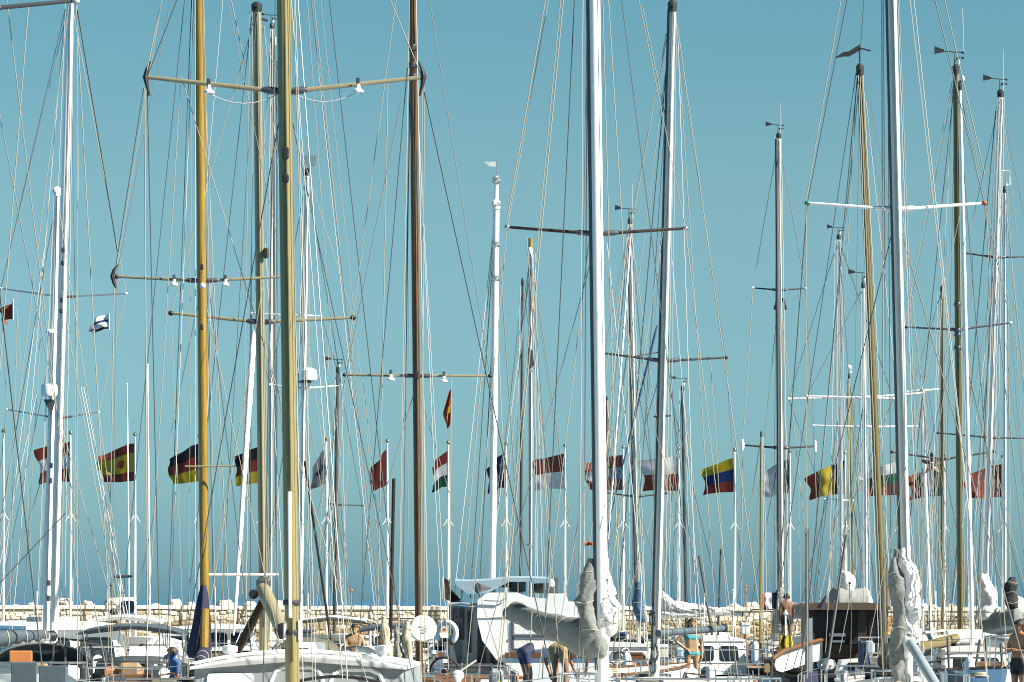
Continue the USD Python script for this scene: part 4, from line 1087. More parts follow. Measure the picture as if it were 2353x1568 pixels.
b = yacht('sloop with olive silver mast and cap, cream boom cover propped by a brown strut', 603, Y, 9.8, 3.3, yaw=2, bow=1, fb=1.2)
p = b.mast((590, 16), (605, 1400), 20, Y, 'mast_pale_gold', 1.4, spreaders=[((393, 720), (812, 730), 741, 8)], smat='mast_pale_gold', head='cap', taper=.95)
p.part('masthead_horn', MB().tube([W(590, 40, Y), W(615, 48, Y)], .03, 6), 'steel_dark')
p.part('flood_light', MB().box(W(611, 582, Y - .1), (.11, .1, .22), None, .03), 'wood_dark')
b.rig(p, hal=3)
lines(b, Y, [(578, 39, 516, 613, 'wire_dark', 1450), (531, 0, 563, 150, 'rope_cream', None), (606, 60, 640, 400, 'rope_cream', None), (610, 560, 632, 1000, 'rope_white', 1480), (580, 400, 575, 740, 'rope_white', 1450)])
outfit(b, hood=None, bim=None)
b.boom(W(603, 1352, Y - .3), W(650, 1450, Y - 2.2), .15, 'mast_pale_gold', None)
b.part('gooseneck', MB().box(W(606, 1340, Y - .3), (.3, .25, .22), None, .06), 'steel_dark')
b.part('crutch', MB().tube([W(606, 1380, Y - .5), W(535, 1515, Y - 1.5)], .09, 10), 'wood_brown')
b.part('spot_light', MB().lathe([(0, -.1), (.06, -.08), (.1, .05), (.1, .08), (0, .08)], W(583, 1366, Y - .5), 12, (0, -1, 0)), 'black')
b.furl(W(583, 762, Y - 1), W(537, 1460, Y - 3.5), .062, 'sail_white')

b = yacht('sloop with gold tinted mast and white mizzen beside the right windscreen boat', 2205, Y, 9.8, 3.4, yaw=4, bow=-1, my=.05, fb=1.5)
p = b.mast((2196, 160), (2207, 1490), 14, Y, 'mast_olive', 1.5, spreaders=[((2082, 752), (2322, 742), 758, 5)], smat='steel_dark', head='vane', taper=.9, caps=('black', 'light_white'))
b.rig(p, hal=2)
p2 = b.mast((2206, 197), (2236, 1535), 9.5, Y - 1.2, 'mast_white', 1.55, head='light', track=False, name='mizzen_mast')
lines(b, Y, [(2188, 188, 2104, 613, 'rope_cream', 1500), (2190, 195, 2168, 613, 'rope_white', 1500), (2192, 200, 2150, 613, 'wire_dark', 1500), (2211, 203, 2266, 465, 'rope_cream', 1400), (2214, 120, 2212, 20, 'rope_white', None)])
outfit(b, hood=None)
for yy in (700, 760, 770, 800): p.part('mast_band', MB().lathe([(.07, -.04), (.08, -.02), (.08, .02), (.07, .04)], p.lin(W(0, yy, Y)[2]), 12), 'steel_dark')
b.boom(W(2215, 1462, Y - .2), W(2105, 1490, Y - 2.5), .10, 'mast_olive', None)
scr = MB()
q = [W(2093, 1458, Y - 1), W(2092, 1510, Y - 1.2), W(2242, 1455, Y - .4), W(2240, 1510, Y - .6), W(2352, 1472, Y - 1.0), W(2352, 1520, Y - 1.2)]
scr.tube([q[1], q[0], W(2165, 1450, Y - .5), q[2], q[4], q[5]], .03, 8); scr.tube([q[2], q[3]], .03, 8)
b.part('windscreen_frame', scr, 'gelcoat_white')
for a_, c_, d_, e_ in ((q[0], q[2], q[3], q[1]), (q[2], q[4], q[5], q[3])):
    b.part('windscreen_pane', panel((e_, d_, c_, a_), .02, .98, .04, .94, .012, .01, .05), 'vinyl_haze')
m = MB()
for x0, x1, yt in ((2117, 2114, 1490), (2178, 2182, 1465), (2252, 2237, 1470), (2265, 2268, 1465), (2300, 2305, 1480)):
    m.tube([W(x0, yt, Y - 3), W(x1, 1568, Y - 3.2)], .03, 8)
m.tube([W(2114, 1528, Y - 3.1), W(2180, 1512, Y - 3.1), W(2265, 1512, Y - 3.1), W(2300, 1525, Y - 3.1)], .02, 6)
b.part('bow_gantry', m, 'mast_dark')

# ---- row D
Y = 88
b = yacht('sloop with slim white mast, triangular radar reflector and radar dome beside the champagne mast', 692, Y, 8.6, 3.0, yaw=-2, bow=-1)
p = b.mast((705, 395), (689, 1400), 12, Y, 'mast_white', 1.4, spreaders=[((620, 884), (785, 886), 893, 3.5), ((577, 720), (738, 726), 726, 3)], smat='mast_white', caps=('light_white', 'light_white'))
p.part('radar_reflector', MB().hull([W(x, yy, Y + e) for x, yy in ((697, 358), (727, 358), (724, 382), (698, 388)) for e in (-.1, .1)]), 'steel')
p.part('radar_dome', MB().lathe([(.0, -.16), (.2, -.15), (.21, -.05), (.19, .1), (.1, .15), (0, .16)], W(710, 860, Y - .1), 18), 'light_white')
p.part('radar_bracket', MB().box(W(700, 878, Y - .05), (.35, .2, .06), None, .015), 'steel_dark')
b.rig(p, hal=3)
lines(b, Y, [(706, 0, 747, 586, 'rope_cream', 1450), (721, 0, 782, 586, 'rope_cream', 1450), (737, 0, 802, 613, 'rope_cream', 1450), (757, 0, 825, 613, 'wire_dark', 1450), (715, 0, 776, 586, 'rope_white', 1450)])
outfit(b, hood='canvas_olive', boomcov='canvas_navy')
b = yacht('ketch with a yellow topped white mast close to a dark mast', 1218, Y, 9, 3.1, yaw=1, bow=1)
p = b.mast((1219, 575), (1217, 1400), 10.5, Y, 'mast_white', 1.5, head='white', smat='mast_white')
p.part('topmast', MB().tube([W(1219, 578, Y), W(1219, 548, Y)], .055, 10), 'mast_yellow')
p.part('luff_groove', MB().tube([W(1219, 620, Y - .055), W(1218, 1380, Y - .055)], .02, 6), 'mast_dark')  # strip down the mast front, shade put into its dark colour
for yy in (850, 1255): p.part('mast_band', MB().lathe([(.07, -.05), (.085, -.03), (.085, .03), (.07, .05)], p.lin(W(0, yy, Y)[2]), 12), 'steel')
p.part('radar_reflector', MB().hull([W(x, yy, Y) + (0, e, 0) for x, yy in ((1212, 800), (1224, 805), (1228, 840), (1213, 850)) for e in (-.1, .1)]), 'steel_dark')
b.rig(p, hal=2)
p2 = b.mast((1201, 648), (1196, 1400), 7.5, Y + 1.5, 'mast_dark', 1.5, head='cap', name='mizzen_mast', track=False)
b.rig(p2, hal=1, stays=False)
lines(b, Y, [(1219, 580, 1172, 1060, 'rope_cream', 1400), (1220, 580, 1290, 1060, 'wire_steel', 1400), (1218, 600, 1240, 1060, 'rope_cream', 1400), (1216, 640, 1140, 1200, 'rope_white', 1400), (1222, 680, 1260, 1250, 'rope_cream', 1400)])
outfit(b)
b = yacht('sloop with tall leaning white mast, vane and whip antenna near the right edge', 2264, Y, 9, 3.1, yaw=-3, bow=1)
p = b.mast((2299, 215), (2262, 1400), 13, Y, 'mast_white', 1.5, spreaders=[((2218, 582), (2372, 590), 592, 4), ((2155, 995), (2372, 1008), 1006, 4)], smat='mast_dark', head='vane_antenna', taper=.9)
b.rig(p, hal=3)
lines(b, Y, [(2288, 254, 2256, 613, 'wire_dark', 1430), (2305, 270, 2330, 700, 'rope_cream', 1430), (2290, 600, 2200, 1300, 'rope_white', 1430), (2300, 480, 2240, 1200, 'rope_white', 1430), (2308, 280, 2318, 372, 'rope_cream', 1430)])
outfit(b, hood='canvas_slate')
b.boom(W(2258, 1445, Y - .2), W(2345, 1428, Y - 1.5), .06, 'mast_silver', 'sail_grey', ch=.26, cw=.16, tailk=.9, seed=12)
b.stack(W(0, 1425, Y)[2], W(0, 1320, Y)[2], lambda z: W(2268, 1380, Y - .5) * [1, 1, 0] + [0, 0, z], .22, 'sail_white', seed=14, k=.3)
b.stack(W(0, 1420, Y)[2], W(0, 1372, Y)[2], lambda z: W(2330, 1380, Y - .8) * [1, 1, 0] + [0, 0, z], .3, 'sail_white', seed=15, k=.35)
b.stack(W(0, 1400, Y)[2], W(0, 1328, Y)[2], lambda z: W(2325, 1380, Y - 1.2) * [1, 1, 0] + [0, 0, z], .17, 'cloth_black', seed=16, k=.2, name='sail_bag')

# ---- row E
Y = 104
b = yacht('sloop with grey mast and royal blue sail jacket left of the tall two tone mast', 1463, Y, 8, 3.0, yaw=2, bow=1)
p = b.mast((1447, 508), (1466, 1400), 10, Y, 'mast_silver', 1.5, spreaders=[((1390, 1132), (1532, 1134), 1142, 4), ((1440, 818), (1512, 810), 820, 3)], smat='mast_dark', head='vane_antenna')
p.part('luff_groove', MB().tube([W(1443, 515, Y - .02), W(1461, 1390, Y - .02)], .04, 8), 'mast_dark')  # left edge darkened by a strip in place of real shade
b.rig(p, hal=2)
outfit(b)
b.stack(W(0, 1430, Y)[2], W(0, 1338, Y)[2], lambda z: p.lin(z) + np.array([.18 * max(0, (2.9 - z)), -.1, 0]), .16, 'canvas_blue', seed=31, k=.14, name='sail_jacket')
b.furl(W(1510, 748, Y - 1), W(1402, 1190, Y - 1), .035, 'canvas_blue', 'furled_staysail')
b.furl(W(1402, 1190, Y - 1), W(1380, 1420, Y - 1), .03, 'canvas_blue', 'furled_staysail')
b.furl(W(1450, 530, Y), W(1398, 1240, Y - 2), .03, 'sail_white')
b = yacht('small sloop with a slim yellow mast right of the bathing woman', 1748, Y, 6.5, 2.3, yaw=-3, bow=-1, fb=.85)
p = b.mast((1749, 998), (1747, 1450), 5.5, Y, 'mast_yellow', 1.1, head='cap', track=False); b.rig(p, hal=1); outfit(b, hz=.4)
b = yacht('sloop with white mast and two rows of white spreaders behind the wheelhouse boat', 1988, Y, 7.5, 2.7, yaw=1, bow=1)
p = b.mast((1983, 655), (1990, 1400), 9, Y, 'mast_white', 1.5, spreaders=[((1854, 911), (2122, 903), 914, 5), ((1869, 978), (2106, 980), 981, 4)], smat='mast_white', caps=('mast_white', 'mast_white'), head='vane')
b.rig(p, hal=3); outfit(b, hood='canvas_blue')
b.stack(W(0, 1440, Y)[2], W(0, 1350, Y)[2], lambda z: p.lin(z), .22, 'sail_white', seed=41, k=.3)
b.boom(W(1985, 1385, Y - .2), W(1915, 1385, Y - 2), .05, 'mast_silver', 'sail_grey', ch=.3, cw=.2, tailk=1.0, seed=43)
b.stack(W(0, 1378, Y)[2], W(0, 1315, Y)[2], lambda z: W(1941, 1380, Y - 1) * [1, 1, 0] + [0, 0, z], .26, 'sail_white', seed=42, k=.3)
b = yacht('sloop with slim white mast and bracketed antenna at the far right', 2308, Y, 8, 2.9, yaw=2, bow=1)
p = b.mast((2308, 436), (2308, 1400), 8.5, Y, 'mast_white', 1.5, head='light')
p.part('antenna_bracket', MB().tube([p.T + (-.12, 0, .55), p.T + (-.1, 0, .57), p.T + (.16, 0, .55), p.T + (.16, 0, .15), p.T + (0, 0, .1)], .018, 6), 'mast_white')
b.rig(p, hal=2); outfit(b, hood=None)

# ---- row F and G, near the quay
b = yacht('sloop with a thin grey mast hidden close behind the champagne mast', 622, 115, 7, 2.6, yaw=0, bow=1)
p = b.mast((624, 60), (621, 1400), 9, 115, 'mast_silver', 1.4, head='vane'); b.rig(p, hal=3); outfit(b)
p.part('mast_cleat', MB().box(W(631, 95, 114.8), (.1, .1, .3), None, .03), 'light_white')
b = yacht('small sloop with a short dark mast and wind instruments', 771, 122, 6.5, 2.1, yaw=0, bow=1, fb=.9)
p = b.mast((776, 850), (769, 1400), 9, 122, 'mast_dark', 1.2, head='vane', spreaders=[((755, 1158), (832, 1162), 1160, 3)], track=False); b.rig(p, hal=2); outfit(b, hz=.4)
b = yacht('sloop whose white sail lies along its boom above the stone wall', 1512, 119, 7, 2.4, yaw=4, bow=1)
p = b.mast((1520, 560), (1511, 1400), 6, 119, 'mast_grey', 1.4, head='cap'); b.rig(p, hal=1); outfit(b)
b.boom(W(1513, 1402, 119), W(1704, 1412, 118.5), .07, 'mast_white', 'sail_white', ch=.2, cw=.16, tailk=.35, hump=.2, seed=51)
rings = []
for x, y0, y1 in ((1508, 1352, 1425), (1520, 1355, 1424), (1540, 1373, 1422), (1560, 1393, 1422), (1580, 1398, 1420), (1620, 1402, 1418)):
    rings.append([W(x + .5 * math.sin(k * 2.1), y0 + (y1 - y0) * k / 6, 118.6 + .12 * math.sin(k * 1.9 + x * .05)) for k in range(7)] + [W(x, y0 + (y1 - y0) * k / 6, 118.75 + .1 * math.sin(k * 1.9 + x * .05)) for k in range(6, -1, -1)])
b.part('lowered_sail', MB().loft(rings), 'sail_white', True)
b = yacht('small sloop with a short dark mast and vane near the white over red flag', 1574, 131, 6.5, 2.3, yaw=0, bow=-1, fb=.9)
p = b.mast((1568, 892), (1577, 1425), 7.5, 131, 'mast_dark', 1.2, head='vane', track=False); b.rig(p, hal=1); outfit(b, hz=.4)
b = yacht('sloop with slim silver mast between the yellow blue red and the upright striped flags', 1793, 118, 8, 2.8, yaw=-1, bow=-1)
p = b.mast((1789, 312), (1795, 1400), 12, 118, 'mast_silver', 1.4, spreaders=[((1730, 662), (1851, 663), 667, 4), ((1706, 1023), (1873, 1026), 1030, 5)], smat='mast_dark', head='vane_antenna', caps=('light_white', 'light_white'))
p.part('luff_groove', MB().tube([W(1784, 320, 117.9), W(1790, 1390, 117.9)], .05, 8), 'mast_dark')  # dark tube stands in for shade along the mast's left
for E in p.tips[1]: p.part('spreader_plate', MB().lathe([(.0, -.2), (.05, -.18), (.07, 0), (.05, .18), (0, .2)], E, 10), 'light_white')
for sd in (-1, 1): p.part('lower_horn', MB().tube([W(1793 + sd * 6, 685, 118), W(1793 + sd * 13, 712, 118)], .045, 6), 'black')
b.rig(p, hal=2); outfit(b)
b.stack(W(0, 1455, 118)[2], W(0, 1350, 118)[2], lambda z: p.lin(z), .26, 'sail_grey', off=(-.05, -.2, 0), seed=61, k=.2, name='sail_jacket')
b.boom(W(1800, 1410, 117), W(1868, 1412, 116), .06, 'mast_silver', 'sail_grey', ch=.3, cw=.22, tailk=.9, seed=62)
b = yacht('small sloop with a thin yellow mast and top lamp left of the leaning olive mast', 1957, 119, 6.5, 2.3, yaw=1, bow=1, fb=.9)
p = b.mast((1951, 865), (1962, 1400), 5.5, 119, 'mast_yellow', 1.2, head='light', track=False); b.rig(p, hal=2); outfit(b, hz=.4)
p.part('top_lamp', MB().ball(p.T + (0, -.05, .3), .09), 'light_white')
b = yacht('sloop with a thin olive mast and dark spreaders by the green white red upright flag', 2165, 118, 7.5, 2.7, yaw=-2, bow=1)
p = b.mast((2164, 664), (2166, 1440), 8, 118, 'mast_olive', 1.4, spreaders=[((2050, 1039), (2284, 1038), 1056, 5)], smat='mast_dark', head='cap', track=False); b.rig(p, hal=2); outfit(b)
b = yacht('sloop with a slender white mast left of the leaning olive mast', 1931, 132, 8, 2.7, yaw=1, bow=1)
p = b.mast((1927, 545), (1933, 1400), 10, 132, 'mast_white', 1.4, spreaders=[((1812, 917), (2052, 916), 914, 5), ((1895, 1147), (1960, 1150), 1150, 3)], smat='mast_white', caps=('mast_white', 'mast_white'), head='vane'); b.rig(p, hal=3); outfit(b)
b = yacht('small sloop with a white mast carrying the little wind turbine', 2129, 133, 7, 2.4, yaw=-2, bow=1)
p = b.mast((2119, 897), (2139, 1455), 8, 133, 'mast_white', 1.2, spreaders=[((2085, 901), (2162, 894), 898, 4)], smat='mast_white', caps=('mast_white', 'mast_white'), head='white', track=False); b.rig(p, hal=2); outfit(b)
hub = W(2140, 1066, 131.5)
tb = p.part('wind_turbine', MB().lathe([(0, -.3), (.08, -.28), (.11, 0), (.09, .2), (0, .25)], hub, 12, (0, -1, .05)), 'gelcoat_grey')
for k in range(5):
    a = k * 2 * math.pi / 5 + .35
    e = np.array([math.cos(a), 0, math.sin(a)]); sd = np.array([-math.sin(a), .5, math.cos(a)])
    tb.part('blade', MB().loft([[hub + e * t + np.array([0, -.22, 0]) + sd * w_ * c_ + np.array([0, d_, 0]) for c_, d_ in ((-1, 0), (0, -.012), (1, 0), (0, .012))] for t, w_ in ((.06, .04), (.15, .085), (.3, .075), (.42, .03))]), 'wood_teak')
tb.part('mounting_arm', MB().tube([hub + (0, .2, 0), p.lin(hub[2] - .3)], .03, 6), 'mast_white')

# two bare white poles on the quay, left
for (x, yt, w_) in ((339, 842, 4.2), (292, 886, 3.6)):
    s_, Yq = wall_s(x); Yq -= 1.6
    bp = np.array([(x + 6 - CX) * Yq / F, Yq, .95]); T_ = W(x, yt, Yq); r = w_ * Yq / F / 2
    t = thing('bare_pole', ('tall' if yt < 860 else 'shorter') + ' bare white pole without a flag near the red and yellow flag', 'pole', bp)
    t.part('pole', MB().tube([bp, (bp + T_) / 2, T_], [r * 1.3, r, r * .8], 10), 'mast_white')
    t.part('truck', MB().lathe([(r * 1.2, 0), (r * 1.4, .05), (0, .1)], T_, 10), 'mast_white')
    t.part('base_plate', MB().lathe([(.16, 0), (.16, .04), (.08, .08), (.07, .25), (0, .25)], bp), 'steel')

# ------------------------------------------------------------------ motor boats
def motor(label, x, Y, L, B, yaw, bow, fb, **kw):
    return Boat('motor_boat', label, 'motorboat', (x - CX) * Y / F, Y, L, B, yaw, bow, fb, **kw)


b = motor('big white motor yacht with pale blue flybridge awning behind the grey boom', 1215, 71.5, 8.6, 3.5, -52, 1, 1.45)
def prism(pts, Y0, Y1, r=.02):
    ico = trimesh.creation.icosphere(1, r).vertices
    m = MB(); 
    a = [W(x, y, Y0) for x, y in pts]; c = [np.array([p[0], Y1, p[2]]) for p in a]
    n = len(a); V = np.array(a + c); f = []
    tri = trimesh.creation.triangulate_polygon
    from shapely.geometry import Polygon
    P = Polygon([(p[0], p[2]) for p in a])
    v2, f2 = trimesh.creation.triangulate_polygon(P, engine='earcut')
    vv = np.vstack([[(q[0], Y0, q[1]) for q in v2], [(q[0], Y1, q[1]) for q in v2]]); k = len(v2)
    F2 = np.asarray(f2)
    nr = np.cross(vv[F2[0, 1]] - vv[F2[0, 0]], vv[F2[0, 2]] - vv[F2[0, 0]])
    fr = F2 if nr[1] < 0 else F2[:, ::-1]
    m.add(vv, np.vstack([fr, fr[:, ::-1] + k]))
    pts_ = a if P.exterior.is_ccw else a[::-1]
    for q in range(n):
        A_, B_ = pts_[q], pts_[(q + 1) % n]
        m.add([A_, B_, (B_[0], Y1, B_[2]), (A_[0], Y1, A_[2])], [[0, 3, 2, 1]])
    return m
Yy = 69.5
sup = b.part('superstructure', prism([(1098, 1372), (1125, 1362), (1190, 1362), (1215, 1372), (1258, 1376), (1262, 1364), (1300, 1364), (1306, 1382), (1338, 1384), (1352, 1402), (1358, 1590), (1176, 1590), (1152, 1532), (1108, 1472), (1096, 1420)], Yy, Yy + 2.9), 'gelcoat_white', 20)
fl = prism([(1160, 1512), (1176, 1590), (1400, 1590), (1400, 1512)], Yy - .25, Yy + 2.6)
b.part('lower_house', fl, 'gelcoat_white', 20)
b.part('brown_rubbing_strake', prism([(1160, 1500), (1400, 1500), (1400, 1511), (1160, 1511)], Yy - .3, Yy - .02), 'wood_teak', 20)
qd = (W(1178, 1492, Yy), W(1352, 1492, Yy), W(1352, 1425, Yy), W(1178, 1425, Yy))
sup.part('side_window', panel(qd, .02, .98, .52, .98, .02, .03, .06), 'sail_white')
sup.part('side_window', panel(qd, .02, .98, .02, .42, .02, .03, .06), 'sail_white')
sup.part('window_frame', frame_tube(qd, .0, 1.0, .0, 1.0, .012, .022, .06), 'gelcoat_teal')
sup.part('window_bar', MB().tube([W(1178, 1461, Yy - .03), W(1352, 1461, Yy - .03)], .03, 6), 'gelcoat_teal')
sup.part('moulding', MB().tube([W(1100, 1420, Yy - .01), W(1230, 1416, Yy - .01), W(1352, 1420, Yy - .01)], .012, 6), 'gelcoat_cream')
enc = b.part('cockpit_enclosure', prism([(1032, 1392), (1096, 1396), (1108, 1472), (1152, 1532), (1152, 1590), (1026, 1590)], Yy + .25, Yy + 2.6), 'vinyl_haze', 20)
for i, (x0, x1, y0, y1) in enumerate(((1040, 1050, 1400, 1455), (1056, 1066, 1398, 1470), (1075, 1082, 1405, 1500), (1098, 1116, 1445, 1528), (1128, 1134, 1500, 1560), (1034, 1060, 1470, 1560))):
    enc.part('dark_panel', rhexa([W(x, y, Yy + .23 - e) for x in (x0, x1) for y in (y0, y1) for e in (0, .02)], .008), 'window_dark' if i != 5 else 'gelcoat_teal')
enc.part('top_rail', MB().tube([W(1030, 1390, Yy + .2), W(1060, 1386, Yy + .2), W(1100, 1392, Yy + .2)], .035, 8), 'gelcoat_grey')
b.part('cockpit_sill', rhexa([W(x, y, Yy + .1 - e) for x in (1020, 1155) for y in (1526, 1534) for e in (0, .12)], .02), 'black')
mm = b.mast((1140, 470), (1131, 1330), 16, 71.5, 'mast_white', 2.9, head='white', track=False, taper=.95)
mm.part('topmast', MB().tube([W(1140, 470, 71.5), W(1141, 405, 71.5)], [.05, .035], 10), 'mast_white')
mm.part('pennant', MB().hull([W(x, y, 71.5 + e) for x, y in ((1140, 372), (1140, 384), (1112, 372), (1125, 382)) for e in (-.01, .01)]), 'flag_white')
mm.part('pennant_staff', MB().tube([W(1141, 405, 71.5), W(1141, 368, 71.5)], .012, 6), 'steel')
for yy in (415, 470, 562, 640): mm.part('mast_band', MB().lathe([(.07, -.06), (.1, -.03), (.1, .03), (.07, .06)], mm.lin(W(0, yy, 71.5)[2]), 12), 'steel')
for xo, mt in ((-70, 'rope_cream'), (-50, 'wire_dark'), (-88, 'rope_white'), (40, 'rope_cream'), (70, 'wire_steel'), (-30, 'wire_dark')):
    b.line(mm.lin(W(0, 470 if abs(xo) > 45 else 640, 71.5)[2]), W(1131 + xo, 1375, 71.5), mt, .009, name='shroud')
aw = []
for x, y0, sag in ((1046, 1330, 0), (1075, 1332, 0), (1120, 1330, 0), (1170, 1324, 0), (1215, 1324, 0), (1262, 1326, 0)):
    aw.append([W(x, y0 + .6 * abs(k - 3) ** 2 * .8, Yy + .1 + k * .42) for k in range(7)] + [W(x, y0 + 5 + .6 * abs(k - 3) ** 2 * .8 + (24 if k < 1 and 1060 < x < 1130 else 4), Yy + .1 + k * .42) for k in range(6, -1, -1)])
b.part('flybridge_awning', MB().loft(aw), 'canvas_pale_blue', 30)
m = MB()
for x in (1060, 1130, 1190, 1250): m.tube([W(x, 1332, Yy + .4), W(x, 1368, Yy + .4)], .018, 6)
b.part('awning_frame', m, 'steel')
for x, y, w_, h_ in ((1105, 1348, 40, 20), (1150, 1340, 46, 14), (1190, 1346, 30, 22), (1270, 1345, 22, 30), (1240, 1352, 20, 16)):
    b.part('flybridge_seat', rhexa([W(x + sx * w_ / 2, y + sy * h_ / 2, Yy + .8 + e) for sx in (-1, 1) for sy in (-1, 1) for e in (0, .4)], .03), rng.choice(['black', 'canvas_slate', 'wood_dark']))
b.part('horn', MB().lathe([(.02, .0), (.04, .12), (.1, .3), (.11, .32), (0, .3)], W(1127, 1352, Yy - .05), 12, (-.8, -.6, 0)), 'steel_dark')
b.part('grab_bar', MB().tube([W(1112, 1380, Yy - .05), W(1150, 1382, Yy - .05), W(1165, 1374, Yy - .05)], .014, 6), 'steel')
b.part('life_light', MB().lathe([(.05, 0), (.06, .06), (.04, .14), (0, .16)], W(1268, 1348, Yy + .3), 10), 'light_white')
m = MB()
for x in range(1030, 1150, 30): m.tube([W(x, 1378, Yy + 1.5), W(x + 3, 1330, Yy + 1.5)], .012, 5)
b.part('flybridge_rail', m, 'steel', False)

b = motor('long white motor cruiser roof behind the two close white masts', 105, 88, 8.5, 3.0, 24, 1, 1.2)
b.house('cabin', -2.6, 2.2, 2.7, 2.3, 1.2, 1.1, 'gelcoat_white', wins=[('left', .05, .45, .3, .8), ('left', .5, .95, .3, .8), ('right', .05, .45, .3, .8), ('right', .5, .95, .3, .8), ('aft', .1, .45, .1, .85), ('aft', .55, .9, .3, .85), ('fore', .1, .9, .3, .8)], roof='gelcoat_white', roofh=.09, over=.2, crown=.12)
b.rails()
b.part('roof_box', rhexa([b.w(x, y, z) for x in (-.4, .4) for y in (-1, .2) for z in (2.45, 2.6)], .04), 'gelcoat_grey')
b = motor('white cabin boat with arched windows left of the golden mast', 325, 89, 7.6, 2.7, -3, 1, 1.2)
b.house('cabin', -1.8, 1.8, 2.2, 1.8, 1.2, .72, 'gelcoat_white', wins=[('aft', .06, .3, .25, .85), ('aft', .36, .62, .05, .9), ('aft', .7, .94, .25, .85), ('left', .1, .5, .3, .8), ('right', .1, .5, .3, .8)], roof='gelcoat_white', crown=.14, framemat='steel')
b.rails(); b.bimini(-2.4, 2.0, 2.55, 1.4, 'gelcoat_white', True, 1.3)
b = motor('wide windscreen cruiser with white hard top right of the golden mast', 505, 104, 7.0, 2.7, 3, 1, 1.1)
hh = b.house('wheelhouse', -1.6, 1.2, 2.4, 2.0, 1.1, 1.08, 'gelcoat_white', taper=.82, rake1=.5, rake0=.3, wins=[('aft', .05, .33, .35, .92), ('aft', .37, .63, .02, .92), ('aft', .67, .95, .35, .92), ('left', .06, .46, .4, .9), ('right', .06, .46, .4, .9), ('fore', .06, .94, .4, .9)], roof='gelcoat_white', roofh=.06, over=.25, crown=.08)
b.rails()
m = MB()
for sd in (-1, 1): m.tube([b.w(sd * 1.0, -2.6, 1.1), b.w(sd * .7, -2.0, 2.2), b.w(sd * .3, -2.6, 1.15)], .03, 6)
b.part('stern_gantry', m, 'gelcoat_white')
b = motor('cruiser with white pipe frame and olive canvas right of the champagne mast', 775, 104, 7.0, 2.7, -2, 1, 1.1)
b.house('cabin', -.5, 2.0, 2.3, 1.8, 1.1, .8, 'gelcoat_cream', wins=[('aft', .06, .32, .3, .85), ('aft', .38, .64, .03, .9), ('aft', .7, .95, .3, .85), ('left', .1, .9, .3, .8), ('right', .1, .9, .3, .8)], roof='gelcoat_white')
b.bimini(-1.4, 2.4, 2.42, 1.7, 'canvas_olive', False)
for y in (-2.2, -.6):
    m = MB()
    m.tube([b.w(-1.15, y, 1.1), b.w(-1.15, y, 2.2), b.w(-1.0, y, 2.46), b.w(0, y, 2.58), b.w(1.0, y, 2.46), b.w(1.15, y, 2.2), b.w(1.15, y, 1.1)], .035, 8)
    b.part('pipe_frame', m, 'gelcoat_white')
b.rails()
b.part('cushion', rhexa([b.w(x, y, z) for x in (-.9, .9) for y in (-2.5, -2.0) for z in (1.2, 1.6)], .06), 'canvas_slate')

b = motor('white open boat showing its square transom and ladder near the bathing woman', 1640, 87, 6.2, 2.6, 4, 1, 1.15)
b.house('console', -.6, .8, 1.5, 1.3, 1.15, .85, 'gelcoat_white', wins=[('aft', .1, .45, .45, .9), ('aft', .55, .9, .45, .9), ('left', .1, .8, .4, .85), ('right', .1, .8, .4, .85)], roof='gelcoat_white', crown=.1)
b.rails(n=5)
tq = (b.w(-1.0, -3.12, .5), b.w(1.0, -3.12, .5), b.w(1.0, -3.12, 1.12), b.w(-1.0, -3.12, 1.12))
b.part('stern_door', panel(tq, .52, .9, .05, .95, .03, .02, .08), 'gelcoat_white')
for u in (.56, .75): b.part('hinge', panel(tq, u, u + .12, .78, .84, .05, .015, .1), 'steel_dark')
m = MB()
for x in (.25, .55): m.tube([b.w(x, -3.2, .2), b.w(x, -3.2, 1.25), b.w(x, -3.05, 1.35)], .018, 6)
for z in (.35, .6, .85): m.tube([b.w(.25, -3.2, z), b.w(.55, -3.2, z)], .016, 6)
b.part('ladder', m, 'steel')
b.part('outboard_motor', MB().box(b.w(-.55, -3.3, 1.25), (.34, .45, .42), b.R, .08).box(b.w(-.55, -3.3, .75), (.16, .24, .7), b.R, .03), 'canvas_slate')

b = Boat('motor_boat', 'dark brown wooden wheelhouse boat with its shaded doorway painted black', 'motorboat', (1945 - CX) * 87 / F, 87, 9.0, 3.3, 38, -1, 1.25, hull='wood_dark', deck='deck_teak')
Yw = 84.5
wh = b.part('wheelhouse', prism([(1858, 1402), (1872, 1393), (1990, 1393), (2036, 1400), (2040, 1590), (1852, 1590)], Yw + 1.1, Yw + 3.0), 'wood_dark', 20)
wh.part('roof', prism([(1846, 1392), (1880, 1385), (2010, 1385), (2046, 1394), (2046, 1402), (1846, 1402)], Yw + .1, Yw + 3.3), 'wood_plank', 20)
for x0, x1 in ((1856, 1872), (1972, 1990), (2024, 2040)):
    wh.part('corner_post', prism([(x0, 1402), (x1, 1402), (x1, 1590), (x0, 1590)], Yw + .35, Yw + .5), 'wood_dark', 20)
wh.part('door_opening', prism([(1872, 1404), (1972, 1404), (1972, 1500), (1872, 1500)], Yw + 1.05, Yw + 1.09), 'black', 20)  # black sheet over the front paints the unlit inside, no real opening
wh.part('instrument_shelf', rhexa([W(x, y, Yw + .9 - e) for x in (1906, 1942) for y in (1456, 1462) for e in (0, .1)], .01), 'gelcoat_white')
wh.part('instrument_shelf', rhexa([W(x, y, Yw + .9 - e) for x in (1908, 1940) for y in (1472, 1476) for e in (0, .1)], .01), 'gelcoat_white')
wh.part('lower_panel', prism([(1872, 1500), (1972, 1500), (1972, 1512), (1872, 1512)], Yw + .8, Yw + 1.0), 'wood_plank', 20)
